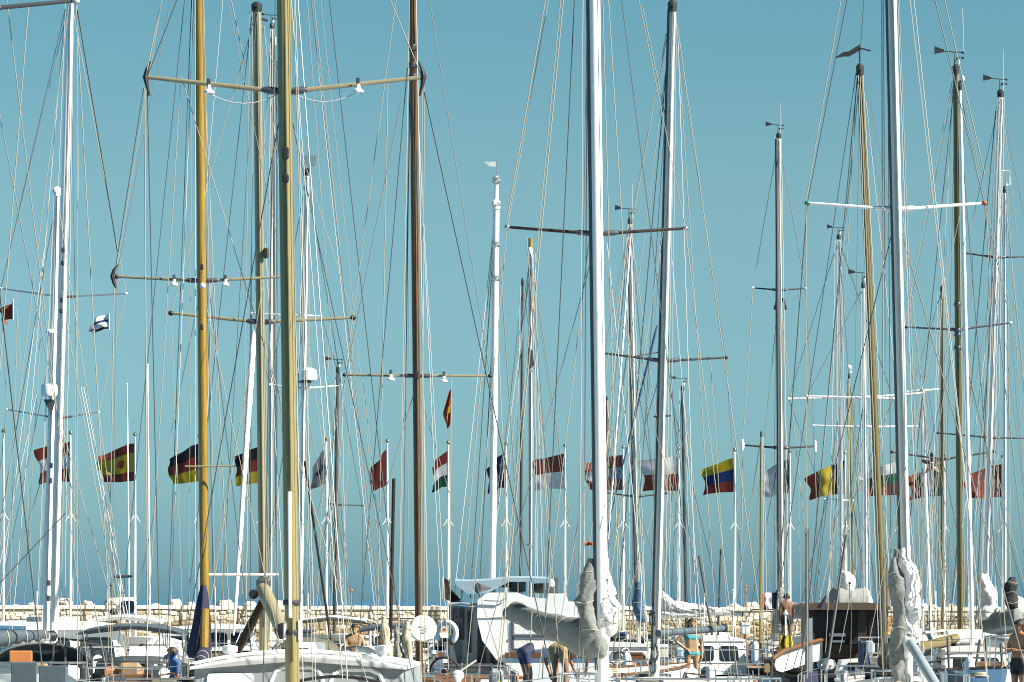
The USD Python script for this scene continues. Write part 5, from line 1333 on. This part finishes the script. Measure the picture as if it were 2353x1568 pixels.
wh.part('chart_locker', rhexa([W(x, y, Yw + .95 - e) for x in (1910, 1970) for y in (1482, 1500) for e in (0, .2)], .02), 'wood_dark')
q2 = (W(1992, 1500, Yw + 1.1), W(2036, 1500, Yw + 1.1), W(2036, 1415, Yw + 1.1), W(1992, 1415, Yw + 1.1))
wh.part('window', panel(q2, .1, .9, .3, .95, .02, .02, .2), 'window_dark')
b.part('gunwale', MB().tube([W(x, y, YY) for x, y, YY in ((1772, 1528, 82), (1778, 1512, 82.2), (1800, 1497, 82.8), (1850, 1480, 84), (1890, 1470, 85))], [.05, .06, .06, .055, .05], 8), 'wood_teak')
bw = [[W(x, y + k * 9, YY + .05 * k) for k in range(6)] for x, y, YY in ((1772, 1530, 82), (1780, 1514, 82.3), (1800, 1499, 82.9), (1850, 1482, 84.1), (1890, 1472, 85.1))]
m = MB().sheet(bw); m.sheet([[p + (0, .05, 0) for p in r][::-1] for r in bw])
b.part('bulwark', m, 'gelcoat_white', 30)
rr = [[W(x, y + k * 14, YY - .3 + .02 * k) for k in range(5)] for x, y, YY in ((1770, 1520, 82), (1782, 1545, 81.6), (1815, 1556, 81), (1880, 1560, 80.6), (1960, 1552, 80.6), (2045, 1545, 80.8))]
m = MB().sheet(rr); m.sheet([[p + (0, .06, 0) for p in r][::-1] for r in rr])
b.part('near_bulwark', m, 'wood_dark', 30)
b.part('near_caprail', MB().tube([r[0] for r in rr], .05, 8), 'wood_dark')
ch_ = b.part('coach_roof', prism([(1935, 1518), (2030, 1510), (2036, 1545), (1925, 1552)], Yw - 1.2, Yw - .2), 'gelcoat_white', 20)
ch_.part('window', rhexa([W(x, y, Yw - 1.22 - e) for x in (1950, 2008) for y in (1524, 1540) for e in (0, .02)], .015), 'window_dark')
b.part('hatch_pillar', prism([(1853, 1425), (1867, 1420), (1868, 1590), (1850, 1590)], Yw - .2, Yw + .1), 'gelcoat_grey', 20)
b.part('stem_post', MB().tube([W(1855, 1215, 84), W(1854, 1560, 84)], .045, 8), 'mast_dark')
b.part('derrick', MB().tube([W(1945, 1230, 84), W(1920, 1400, 83.5), W(1895, 1568, 83)], .035, 8), 'mast_dark')
b.part('derrick', MB().tube([W(1898, 1370, 84), W(1885, 1400, 84)], [.02, .09], 8), 'canvas_navy')

# filling boats near the quay, each with its own look
fill = [('small white day boat with navy canopy at the far left', 40, 119, 'canvas_navy', 'gelcoat_white', 6.0, 2.3), ('white day boat with grey sprayhood below the red and yellow flag', 205, 118, 'canvas_slate', 'gelcoat_white', 6.5, 2.4),
        ('cream cabin boat under the first black red gold flag', 412, 121, None, 'gelcoat_cream', 6.0, 2.2), ('small blue boat with white cabin left of the brown mast', 905, 118, 'canvas_blue', 'gelcoat_blue', 6.2, 2.3),
        ('white day boat with beige canopy by the motor yacht enclosure', 1035, 117, 'sail_beige', 'gelcoat_white', 6.2, 2.3), ('small red boat with a thin dark mast right of the thick white mast', 1393, 121, None, 'gelcoat_red', 6.0, 2.2),
        ('small white cabin boat moored under the red over white flag', 1270, 104, 'canvas_slate', 'gelcoat_white', 6.4, 2.4), ('white day boat with short dark mast and dark leaning spar behind the teal boom', 1652, 119, None, 'gelcoat_white', 6.0, 2.2),
        ('green boat with cream cabin between the right hand sloops', 2068, 120, None, 'gelcoat_green', 6.4, 2.3), ('small white boat with blue canopy below the starred red flag', 2262, 118, 'canvas_blue', 'gelcoat_white', 6.4, 2.3),
        ('white cabin boat with dark canopy behind the left white ketch', 205, 104, 'canvas_olive', 'gelcoat_white', 6.4, 2.2), ('white cabin boat between the yellow mast and the wheelhouse boat', 1868, 104, None, 'gelcoat_white', 6.2, 2.2),
        ('white launch with slate canopy left of the brown mast', 905, 88, 'canvas_slate', 'gelcoat_white', 6.8, 2.5), ('white cuddy boat with smoked windows right of the thick white mast', 1425, 88, None, 'gelcoat_white', 6.4, 2.4),
        ('cream launch with brown cabin behind the propped boom', 545, 88, None, 'gelcoat_cream', 6.4, 2.4), ('white runabout at the right edge behind the windscreen boat', 2385, 72, 'canvas_slate', 'gelcoat_white', 6.5, 2.4),
        ('white cabin launch between golden mast and left ketch', 330, 71, 'canvas_slate', 'gelcoat_white', 7.0, 2.7),
        ('white cabin launch left of the brown mast with open cockpit', 860, 72, None, 'gelcoat_white', 7.0, 2.6)]
for i, (lab, x, Yf, can, hm, L, B) in enumerate(fill):
    b = motor(lab, x, Yf, L, B, rng.uniform(-5, 5), rng.choice([-1, 1]), 1.0 if Yf > 80 else 1.15, hull=hm)
    f0 = b.fb
    cm = 'wood_teak' if 'teak' in lab or 'brown cabin' in lab else ('gelcoat_cream' if hm == 'gelcoat_cream' else 'gelcoat_white')
    hgt = rng.uniform(.55, .95)
    b.house('cabin', -.8, 1.6, B * .72, B * .55, f0, hgt, cm, rake1=.45, wins=[('aft', .07, .33, .4, .85), ('aft', .38, .62, .05, .92), ('aft', .67, .93, .4, .85), ('fore', .06, .46, .35, .85), ('fore', .54, .94, .35, .85), ('left', .1, .5, .4, .82), ('left', .55, .85, .4, .82), ('right', .1, .5, .4, .82), ('right', .55, .85, .4, .82)], roof='gelcoat_white', winmat=rng.choice(['window_dark', 'window_smoke']), framemat=rng.choice(['rubber', 'steel', None]))
    if can: b.bimini(-1.5, B * .78, f0 + (rng.uniform(1.2, 1.45) if Yf < 110 else rng.uniform(.75, .95)), 1.5, can, True, f0)
    b.rails(n=5, h=.5)
    if rng.random() < .6:
        b.part('outboard_motor', MB().box(b.w(.1, -L / 2 - .15, f0 + .15), (.32, .42, .4), b.R, .08).box(b.w(.1, -L / 2 - .15, f0 - .35), (.15, .22, .7), b.R, .03), rng.choice(['black', 'gelcoat_grey', 'gelcoat_white']))
    if rng.random() < .6:
        b.part('antenna', MB().tube([b.w(.5, .2, f0 + hgt), b.w(.55, .1, f0 + hgt + rng.uniform(1.2, 2.2))], .012, 5), 'rope_white')
    clutter(b, i + 100, 8)
    if 'thin dark mast' in lab:
        p = b.mast((1394, 916), (1392, 1420), 5, Yf, 'mast_dark', 1.2, head='cap', track=False); b.rig(p, hal=1)
    if 'short dark mast' in lab:
        p = b.mast((1656, 1268), (1651, 1430), 5, Yf, 'mast_dark', 1.2, head='cap', track=False)
        b.part('leaning_spar', MB().tube([W(1606, 1278, Yf - 1), W(1640, 1480, Yf - 1)], .04, 8), 'mast_dark')

exec_marker = None
# ------------------------------------------------------------------ loose things on the boats and the quay
fp = W(972, 1445, 57.4)
t = thing('radar_disc', 'round white disc with faint lettering beside the brown mast', 'disc', fp)
t.part('disc', MB().lathe([(0, -.03), (.20, -.03), (.225, 0), (.20, .035), (0, .04)], fp, 32, (.1, -1, .05)), 'light_white')
t.part('bracket', MB().tube([fp + (0, .05, -.1), fp + (-.05, .3, -.25)], .02, 6), 'steel_dark')
for k in range(3):
    t.part('printed_line', MB().box(fp + (.01 + .02 * (k % 2), -.052, .04 - .05 * k), (.16 - .03 * k, .004, .012)), 'gelcoat_grey')
lp = W(1026, 1455, 66)
t = thing('lifebuoy', 'white horseshoe lifebuoy with brown ends on the yacht enclosure', 'lifebuoy', lp)
t.part('buoy', MB().torus(lp, .20, .055, (.72, -.3, 0), (0, 0, 1.0), 26, 10, (-1.0, 4.14)), 'light_white')
for a in (-1.0, 4.14): t.part('end_cap', MB().ball(lp + np.array([.92, -.38, 0]) * .2 * math.cos(a) + np.array([0, 0, .2 * math.sin(a)]), .062), 'wood_teak')
t.part('strap', MB().torus(lp + (-.02, -.02, .19), .06, .012, (0, 1, 0), (0, 0, 1), 14, 5), 'wood_teak')

# flood lamp post and frame on the quay, left
fb_ = W(293, 1392, 100)
t = thing('flood_lamp', 'white framed flood lamp with dark glass on a pole at left', 'lamp', (fb_[0], 100, 0))
t.part('post', MB().tube([(fb_[0] + .22, 100.1, .0), (fb_[0] + .22, 100.1, fb_[2] + .2)], .03, 8), 'mast_white')
hd = t.part('housing', rhexa([fb_ + (sx * .2, sy * .1, sz * .19) for sx in (-1, 1) for sy in (-1, 1) for sz in (-1, 1)], .05), 'light_white')
hd.part('glass', panel((fb_ + (-.25, -.15, -.24), fb_ + (.25, -.15, -.24), fb_ + (.25, -.15, .24), fb_ + (-.25, -.15, .24)), .12, .92, .08, .78, .01, .02, .15), 'window_dark')
ab = W(283, 1325, 98)
t = thing('antenna_bar', 'short dark crossbar on two thin legs above the flood lamp', 'antenna', (ab[0], 98, 0))
t.part('bar', MB().tube([ab + (-.26, 0, -.01), ab + (.26, 0, .01)], .04, 8), 'steel_dark')
for sx in (-.08, .16): t.part('leg', MB().tube([ab + (sx, 0, 0), (ab[0] + sx * 1.2, 98, 1.1)], .02, 6), 'mast_white')

# wall lamp / boat flags
def boatflag(px_, py_, Y, bands, wpx, label, hoist, fly, droop, seed, vertical=False, dirx=-1):
    p_ = W(px_, py_, Y)
    return flag(None, label, bands, wpx, vertical, hoist=hoist, fly=fly, top=p_[2], seed=seed, droop=droop, dirx=dirx, b=np.array([p_[0], p_[1], 0.0]), name='boat_flag', cat='flag')
boatflag(34, 690, 70, [(1, 'brick')], 28, 'small brown red pennant flying high near the left edge', .38, .42, .5, 71)
boatflag(253, 722, 70, [(1, 'white'), (.5, 'blue'), (1, 'white'), (.5, 'black')], 56, 'small white and blue striped courtesy flag high at left', .3, .55, .38, 72)
t = thing('boat_flag', 'orange red flag hanging limp right of the brown mast', 'flag', W(1037, 892, 58))
rows_ = [(892, 1037, 1037), (905, 1030, 1037), (920, 1026, 1037), (935, 1022, 1037), (950, 1018, 1036), (958, 1019, 1036), (970, 1024, 1035), (977, 1026, 1034), (986, 1028, 1029)]
g = [[W(x0 + (x1 - x0) * k / 6, y_, 58 + .06 * math.sin(k * 1.5 + y_ * .06)) for k in range(7)] for y_, x0, x1 in rows_]
t.part('cloth', MB().sheet(g), 'flag_orange', True)
t.part('emblem', MB().add([W(x, y_, 57.93) for x, y_ in ((1029, 938), (1034, 932), (1035, 948), (1030, 950))], [[0, 1, 2], [0, 2, 3]]), 'flag_yellow', False)
t.part('halyard', MB().tube([W(1037, 866, 58), W(1036, 975, 58), W(1034, 1460, 58)], .006, 4), 'rope_cream', False)
boatflag(1790, 1362, 116, [(1, 'navy'), (1, 'white'), (1, 'brick')], 42, 'small navy white red upright striped ensign on the quay side', .55, .65, .1, 74, True)
boatflag(1014, 1328, 66, [(1, 'black')], 34, 'black pennant flying left of the pale blue awning', .38, .36, .8, 75, dirx=1)
boatflag(1367, 1245, 100, [(1, 'orange')], 20, 'tiny orange flag left of the thick white mast', .12, .3, .1, 76)

# fenders
fd = thing('fender', 'white fender hanging from the white open boat with ladder', 'fender', W(1632, 1560, 82), group=None)
fz = fd.base
fd.part('body', MB().lathe([(0, -.3), (.07, -.28), (.105, -.2), (.11, 0), (.105, .2), (.07, .28), (.03, .32), (0, .33)], fz, 14), 'fender_white')
fd.part('end_eye', MB().torus(fz + (0, 0, .35), .03, .012, (1, 0, 0), (0, 0, 1), 12, 5), 'canvas_blue')
fd.part('lanyard', MB().tube([fz + (0, 0, .37), fz + (.02, .05, .75)], .008, 4), 'rope_white', False)
for x, y, Yf, lab in ((2228, 1545, 68.3, 'big white fender standing on the foredeck below the white mizzen'), (1440, 1530, 80, 'white fender on the cuddy boat right of the thick white mast'), (860, 1520, 78, 'white fender left of the brown mast ketch'),
                      (350, 1530, 80, 'white fender on the boat left of the golden mast'), (1735, 1500, 98, 'white fender under the slim yellow mast'), (2110, 1560, 66, 'white fender at the foot of the windscreen boat'), (700, 1495, 98, 'white fender right of the champagne mast')):
    copy(fd, 'fender', lab, 'fender', W(x, y, Yf), scale=1.0)

def crate(x0, x1, y0, y1, Y, mat, label, name='cool_box', cat='box', d=.35, lid='gelcoat_white'):
    c = W((x0 + x1) / 2, y1, Y)
    t = thing(name, label, cat, c)
    t.part('body', rhexa([W(x, y, Y + e) for x in (x0, x1) for y in (y0 + (y1 - y0) * .25, y1) for e in (0, d)], .015), mat)
    t.part('lid', rhexa([W(x, y, Y + e) for x in (x0 - 1, x1 + 1) for y in (y0, y0 + (y1 - y0) * .2) for e in (-.02, d + .02)], .012), lid)
crate(1446, 1462, 1530, 1556, 76, 'lime', 'lime green kit bag right of the thick white mast', 'kit_bag', 'bag', lid='lime')
crate(1757, 1780, 1515, 1545, 82, 'brown_tan', 'tan wooden locker left of the dark wheelhouse boat', 'locker', 'box', lid='wood_dark')
crate(1498, 1533, 1482, 1510, 84, 'gelcoat_cream', 'cream locker left of the bathing woman', 'locker', 'box')
crate(1690, 1712, 1478, 1508, 92, 'cloth_white', 'white cool box on the boat behind the yellow mast', lid='gelcoat_white')
crate(1706, 1722, 1432, 1456, 100, 'gelcoat_white', 'white instrument box left of the slim yellow mast', 'instrument_box')
crate(1450, 1475, 1500, 1520, 86, 'wood_teak', 'brown wooden box right of the thick white mast', 'wooden_box', lid='wood_teak')
crate(360, 384, 1518, 1540, 80, 'brown_tan', 'tan holdall on the deck left of the golden mast', 'holdall', 'bag', lid='brown_tan')
crate(690, 716, 1448, 1466, 92, 'canvas_slate', 'slate cushion stack under the olive canopy', 'cushion_stack', 'cushion', lid='canvas_slate')
yl = W(1806, 1478, 90)
t = thing('cable_drum', 'yellow and dark cable drum near the foot of the sail jacket', 'drum', yl)
t.part('drum', MB().lathe([(0, -.1), (.22, -.1), (.22, -.06), (.14, -.05), (.14, .05), (.22, .06), (.22, .1), (0, .1)], yl, 20, (1, -.6, 0)), 'yellow')
t.part('cable', MB().lathe([(.14, -.045), (.19, -.04), (.19, .04), (.14, .045)], yl, 20, (1, -.6, 0)), 'black')
coil_lab = ['cream rope coil on the deck under the olive mast', 'cream rope coil beside the grey boom cover foot', 'cream rope coil on the left cabin boat', 'cream rope coil below the white mizzen mast', 'cream rope coil under the yellow mast boat rail']
c0 = None
for (x, y, Yc), lab in zip(((560, 1520, 66), (1400, 1545, 60), (405, 1535, 80), (2250, 1555, 66), (1760, 1508, 98)), coil_lab):
    p_ = W(x, y, Yc)
    if c0 is None:
        c0 = thing('rope_coil', lab, 'rope', p_)
        for k in range(3): c0.part('turn', MB().torus(p_ + (0, 0, .03 * k), .17 - .02 * k, .018, (1, 0, .1), (0, 1, 0), 22, 6), 'rope_cream')
    else:
        copy(c0, 'rope_coil', lab, 'rope', p_, rng.uniform(0, 360))


# ------------------------------------------------------------------ people
def person(label, base, yaw, J, skin, hair, long_hair=False, clothes=(), k=1.0):
    m3 = manifold3d
    a = math.radians(yaw)
    R = np.array([[math.cos(a), -math.sin(a), 0], [math.sin(a), math.cos(a), 0], [0, 0, 1]])
    J = {n: R @ (np.array(p, float) * k) + np.asarray(base) for n, p in J.items()}
    t = thing('person', label, 'person', base)
    sp = lambda p, r: m3.Manifold.sphere(r * k, 16).translate(tuple(map(float, p)))
    up = unit(J['head'] - J['neck']); fw = unit(J['look'] - J['head']); fw = unit(fw - up * (fw @ up)); sd = np.cross(fw, up)
    parts, seg = [], []

    def bone(tag_, *pr):
        parts.append(m3.Manifold.batch_hull([sp(p, r) for p, r in pr]))
        seg.append((tag_, pr[0][0], pr[-1][0], (pr[0][1] + pr[-1][1]) / 2))
    mid = lambda a_, b_: (J[a_] + J[b_]) / 2
    bone('pelvis', (J['hip_l'], .098), (J['hip_r'], .098), (J['waist'] + sd * .05, .085), (J['waist'] - sd * .05, .085))
    bone('belly', (J['waist'] + sd * .055, .088), (J['waist'] - sd * .055, .088), (J['chest'] + sd * .07, .095), (J['chest'] - sd * .07, .095))
    bone('chest', (J['chest'] + sd * .075, .098), (J['chest'] - sd * .075, .098), (J['sh_l'], .06), (J['sh_r'], .06), (J['neck'], .06))
    bone('neck', (J['neck'], .056), (J['head'] - up * .05, .052))
    bone('head', (J['head'] - up * .055 + fw * .035, .056), (J['head'] + up * .03 - fw * .01, .088))
    bone('head', (J['head'] + fw * .088 - up * .005, .011), (J['head'] + fw * .105 - up * .03, .014))
    for s_ in (-1, 1): bone('head', (J['head'] + sd * s_ * .085 - up * .02, .018), (J['head'] + sd * s_ * .088 + up * .015 - fw * .01, .022))
    for q in 'lr':
        bone('thigh_' + q, (J['hip_' + q], .09), (J['knee_' + q], .056))
        bone('shin_' + q, (J['knee_' + q], .055), (J['knee_' + q] * .65 + J['ankle_' + q] * .35 - fw * 0, .056), (J['ankle_' + q], .036))
        bone('foot_' + q, (J['ankle_' + q], .037), (J['toe_' + q], .026))
        bone('upper_' + q, (J['sh_' + q], .053), (J['elbow_' + q], .04))
        bone('fore_' + q, (J['elbow_' + q], .04), (J['wrist_' + q], .027))
        h = J['wrist_' + q]; d = unit(J['wrist_' + q] - J['elbow_' + q]); n_ = unit(np.cross(d, fw + .3 * up)); n2 = np.cross(n_, d)
        bone('hand_' + q, (h, .026), (h + d * .08 + n2 * .028, .016), (h + d * .08 - n2 * .028, .016))
        for i, (o, l_) in enumerate(((-.03, .065), (-.01, .075), (.01, .07), (.03, .055))):
            f0 = h + d * .085 + n2 * o; f1 = f0 + d * l_ * .55 + n_ * .012; f2 = f1 + d * l_ * .4 + n_ * .025
            bone('hand_' + q, (f0, .0095), (f1, .009)); bone('hand_' + q, (f1, .009), (f2, .0075))
        bone('hand_' + q, (h + d * .03 - n2 * .03, .012), (h + d * .07 - n2 * .065 + n_ * .015, .009))
    body = m3.Manifold.batch_boolean(parts, m3.OpType.Add).refine_to_length(.035 * k)
    mm_ = body.to_mesh(); v, f = np.array(mm_.vert_properties[:, :3], float), np.array(mm_.tri_verts)
    tm = trimesh.Trimesh(v, f, process=True)
    trimesh.smoothing.filter_taubin(tm, .5, .53, 6)
    t.part('body', MB().add(tm.vertices, tm.faces), skin, True)
    c = tm.triangles_center
    best = np.full(len(c), 9.0); who = np.zeros(len(c), int); par = np.zeros(len(c))
    for i, (n, A_, B_, r) in enumerate(seg):
        if n in ('pelvis',): A_, B_ = mid('hip_l', 'hip_r'), J['waist']
        if n == 'belly': A_, B_ = J['waist'], J['chest']
        if n == 'chest': A_, B_ = J['chest'], J['neck']
        ab = B_ - A_; tt = np.clip(((c - A_) @ ab) / max(ab @ ab, 1e-9), 0, 1)
        dd = np.linalg.norm(c - (A_ + tt[:, None] * ab), axis=1) - r * k - (.08 if n in ('pelvis', 'belly', 'chest') else 0)
        g = dd < best; best[g], who[g], par[g] = dd[g], i, tt[g]
    names = np.array([n for n, *_ in seg])[who]

    def shell(sel, off):
        idx = np.unique(tm.faces[sel]); mp = np.full(len(tm.vertices), -1); mp[idx] = np.arange(len(idx))
        return MB().add(tm.vertices[idx] + tm.vertex_normals[idx] * off, mp[tm.faces[sel]])
    for nm_, rule, mt in clothes:
        sel = np.zeros(len(c), bool)
        for n, a0, a1 in rule: sel |= np.array([x.startswith(n) for x in names]) & (par >= a0) & (par <= a1)
        if sel.any(): t.part(nm_, shell(sel, .007 * k), mt, True)
    hc = c - J['head']
    sel = (names == 'head') & ((hc @ up > .045) | ((hc @ fw < -.005) & (hc @ up > -.09))) & ~((hc @ fw > .05) & (hc @ up < .06))
    hm_ = shell(sel, .016 * k)
    hp = t.part('hair', hm_, hair, True)
    if long_hair:
        g = m3.Manifold.batch_hull([sp(J['head'] - fw * .05 + up * .02, .085), sp(J['head'] - fw * .07 - up * .14 + sd * .05, .055), sp(J['head'] - fw * .07 - up * .15 - sd * .06, .055), sp(J['head'] - fw * .06 - up * .24, .04)])
        g = g.refine_to_length(.05).to_mesh()
        hp.part('long_hair', MB().add(g.vert_properties[:, :3], g.tri_verts), hair, True)
    for s_ in (-1, 1): t.part('eye', MB().ball(J['head'] + fw * .082 * k + sd * s_ * .032 * k + up * .012 * k, .011 * k, 1), 'black')
    t.part('mouth', MB().tube([J['head'] + fw * .09 * k - up * .06 * k + sd * .02 * k, J['head'] + fw * .094 * k - up * .061 * k, J['head'] + fw * .09 * k - up * .06 * k - sd * .02 * k], .006 * k, 5), 'cap_red')
    return t


def stand(arms='down', lean=0.0, step=.0):
    J = dict(hip_l=(-.095, 0, .86), hip_r=(.095, 0, .86), knee_l=(-.10, .02 + step, .46), knee_r=(.10, .01 - step, .46), ankle_l=(-.11, -.02 + step * .6, .07), ankle_r=(.11, -.02 - step * 1.4, .07), toe_l=(-.125, .14 + step * .6, .03), toe_r=(.125, .14 - step * 1.4, .03),
             waist=(0, lean * .3, 1.03), chest=(0, lean * .8, 1.24), neck=(0, lean * 1.1 - .01, 1.42), head=(0, lean * 1.35 + .015, 1.555), look=(0, 1, 1.52), sh_l=(-.165, lean, 1.36), sh_r=(.165, lean, 1.36))
    arm = {'down': ((-.23, -.02, 1.10), (-.22, .05, .86)), 'hip': ((-.36, -.03, 1.15), (-.17, .05, 1.0)), 'fold': ((-.24, .08, 1.10), (.02, .22, 1.14)), 'up': ((-.2, .22, 1.25), (-.16, .42, 1.4))}
    l, r = arms if isinstance(arms, tuple) else (arms, arms)
    J['elbow_l'], J['wrist_l'] = arm[l]
    J['elbow_r'], J['wrist_r'] = [(-x, y, z) for x, y, z in arm[r]]
    return J


def bend(turn=0.0):
    J = dict(hip_l=(-.10, -.08, .86), hip_r=(.10, -.08, .86), knee_l=(-.13, .02, .46), knee_r=(.13, .0, .46), ankle_l=(-.14, -.02, .07), ankle_r=(.14, -.02, .07), toe_l=(-.155, .14, .03), toe_r=(.155, .14, .03),
             waist=(turn * .05, .08, .96), chest=(turn * .14, .28, .98), neck=(turn * .24, .46, .95), head=(turn * .30, .58, .90), look=(turn * .4, .75, .4), sh_l=(-.165 + turn * .2, .40, .96), sh_r=(.165 + turn * .2, .40, .96),
             elbow_l=(-.2 + turn * .2, .46, .70), wrist_l=(-.13 + turn * .2, .52, .47), elbow_r=(.22 + turn * .2, .46, .70), wrist_r=(.15 + turn * .2, .52, .47))
    return J


def sit():
    return dict(hip_l=(-.10, 0, .10), hip_r=(.10, 0, .10), knee_l=(-.13, .40, .14), knee_r=(.13, .40, .14), ankle_l=(-.13, .40, -.26), ankle_r=(.13, .40, -.26), toe_l=(-.14, .54, -.30), toe_r=(.14, .54, -.30),
                waist=(0, -.02, .28), chest=(0, .02, .50), neck=(0, .03, .67), head=(0, .06, .80), look=(0, 1, .75), sh_l=(-.17, .02, .61), sh_r=(.17, .02, .61), elbow_l=(-.24, .06, .36), elbow_r=(.24, .06, .36), wrist_l=(-.14, .26, .25), wrist_r=(.14, .26, .25))


BIK = [('bikini_top', [('chest', .0, .28), ('belly', .86, 1.0)], 'cloth_turquoise'), ('bikini_bottom', [('pelvis', .02, .36)], 'cloth_turquoise')]
TRK = lambda m_: [('swim_trunks', [('pelvis', 0, .75), ('thigh', 0, .45)], m_)]
SHIRT = lambda m_, n_: [('shirt', [('chest', 0, 1), ('belly', 0, 1), ('upper', 0, .7)], m_), ('shorts', [('pelvis', 0, 1), ('thigh', 0, .5)], n_)]
ft = W(1590, 1422, 78)
person('tanned dark haired woman in a turquoise bikini standing behind the teal boom', (ft[0], 78, ft[2] - 1.665), 192, stand(('down', 'hip')), 'skin_golden', 'hair_brown', True, BIK)
c_ = W(1288, 1478, 66)
person('bronzed man bending forward on the motor yacht, seen from behind', (c_[0], 66, c_[2] - 1.0), -38, bend(.3), 'skin_tan', 'hair_dark', False, TRK('brown_tan'), k=1.02)
c_ = W(1212, 1486, 66.5)
person('grey haired person in a white and blue top bending beside the bronzed man', (c_[0], 66.5, c_[2] - .98), -70, bend(-.2), 'skin_tan', 'hair_grey', False, SHIRT('cloth_white', 'cloth_navy'))
c_ = W(2342, 1428, 64)
person('bare chested tanned man with folded arms at the right edge', (c_[0], 64, c_[2] - 1.66), 130, stand('fold'), 'skin_tan', 'hair_dark', False, TRK('cloth_black'))
c_ = W(1808, 1366, 112)
person('dark tanned person standing by the grey sail jacket on the silver mast', (c_[0], 112, c_[2] - 1.66), 10, stand('down', step=.05), 'skin_bronze', 'hair_dark', False, TRK('cloth_black'))
c_ = W(260, 1400, 96)
person('dark tanned bather standing left of the flood lamp', (c_[0], 96, c_[2] - 1.66), -30, stand(('hip', 'down')), 'skin_bronze', 'hair_dark', False, TRK('cloth_navy'), k=1.0)
c_ = W(330, 1482, 82)
person('tanned person seated on the boat left of the golden mast', (c_[0], 82, c_[2] - .9), 160, sit(), 'skin_bronze', 'hair_dark', False, TRK('wood_dark'))
c_ = W(403, 1490, 64)
person('person in a blue shirt seated just left of the navy sail cover', (c_[0], 64, c_[2] - .9), 120, sit(), 'skin_tan', 'hair_brown', False, SHIRT('cloth_blue', 'cloth_black'))
c_ = W(815, 1436, 84)
person('fair skinned bather with dark hair left of the white pipe frame boat cockpit', (c_[0], 84, c_[2] - 1.66), 175, stand(('down', 'fold')), 'skin_golden', 'hair_dark', False, TRK('cloth_white'))
c_ = W(878, 1440, 80)
person('bather in white trunks left of the brailed canvas', (c_[0], 80, c_[2] - 1.66), 150, stand('down'), 'skin_golden', 'hair_brown', False, TRK('cloth_white'))
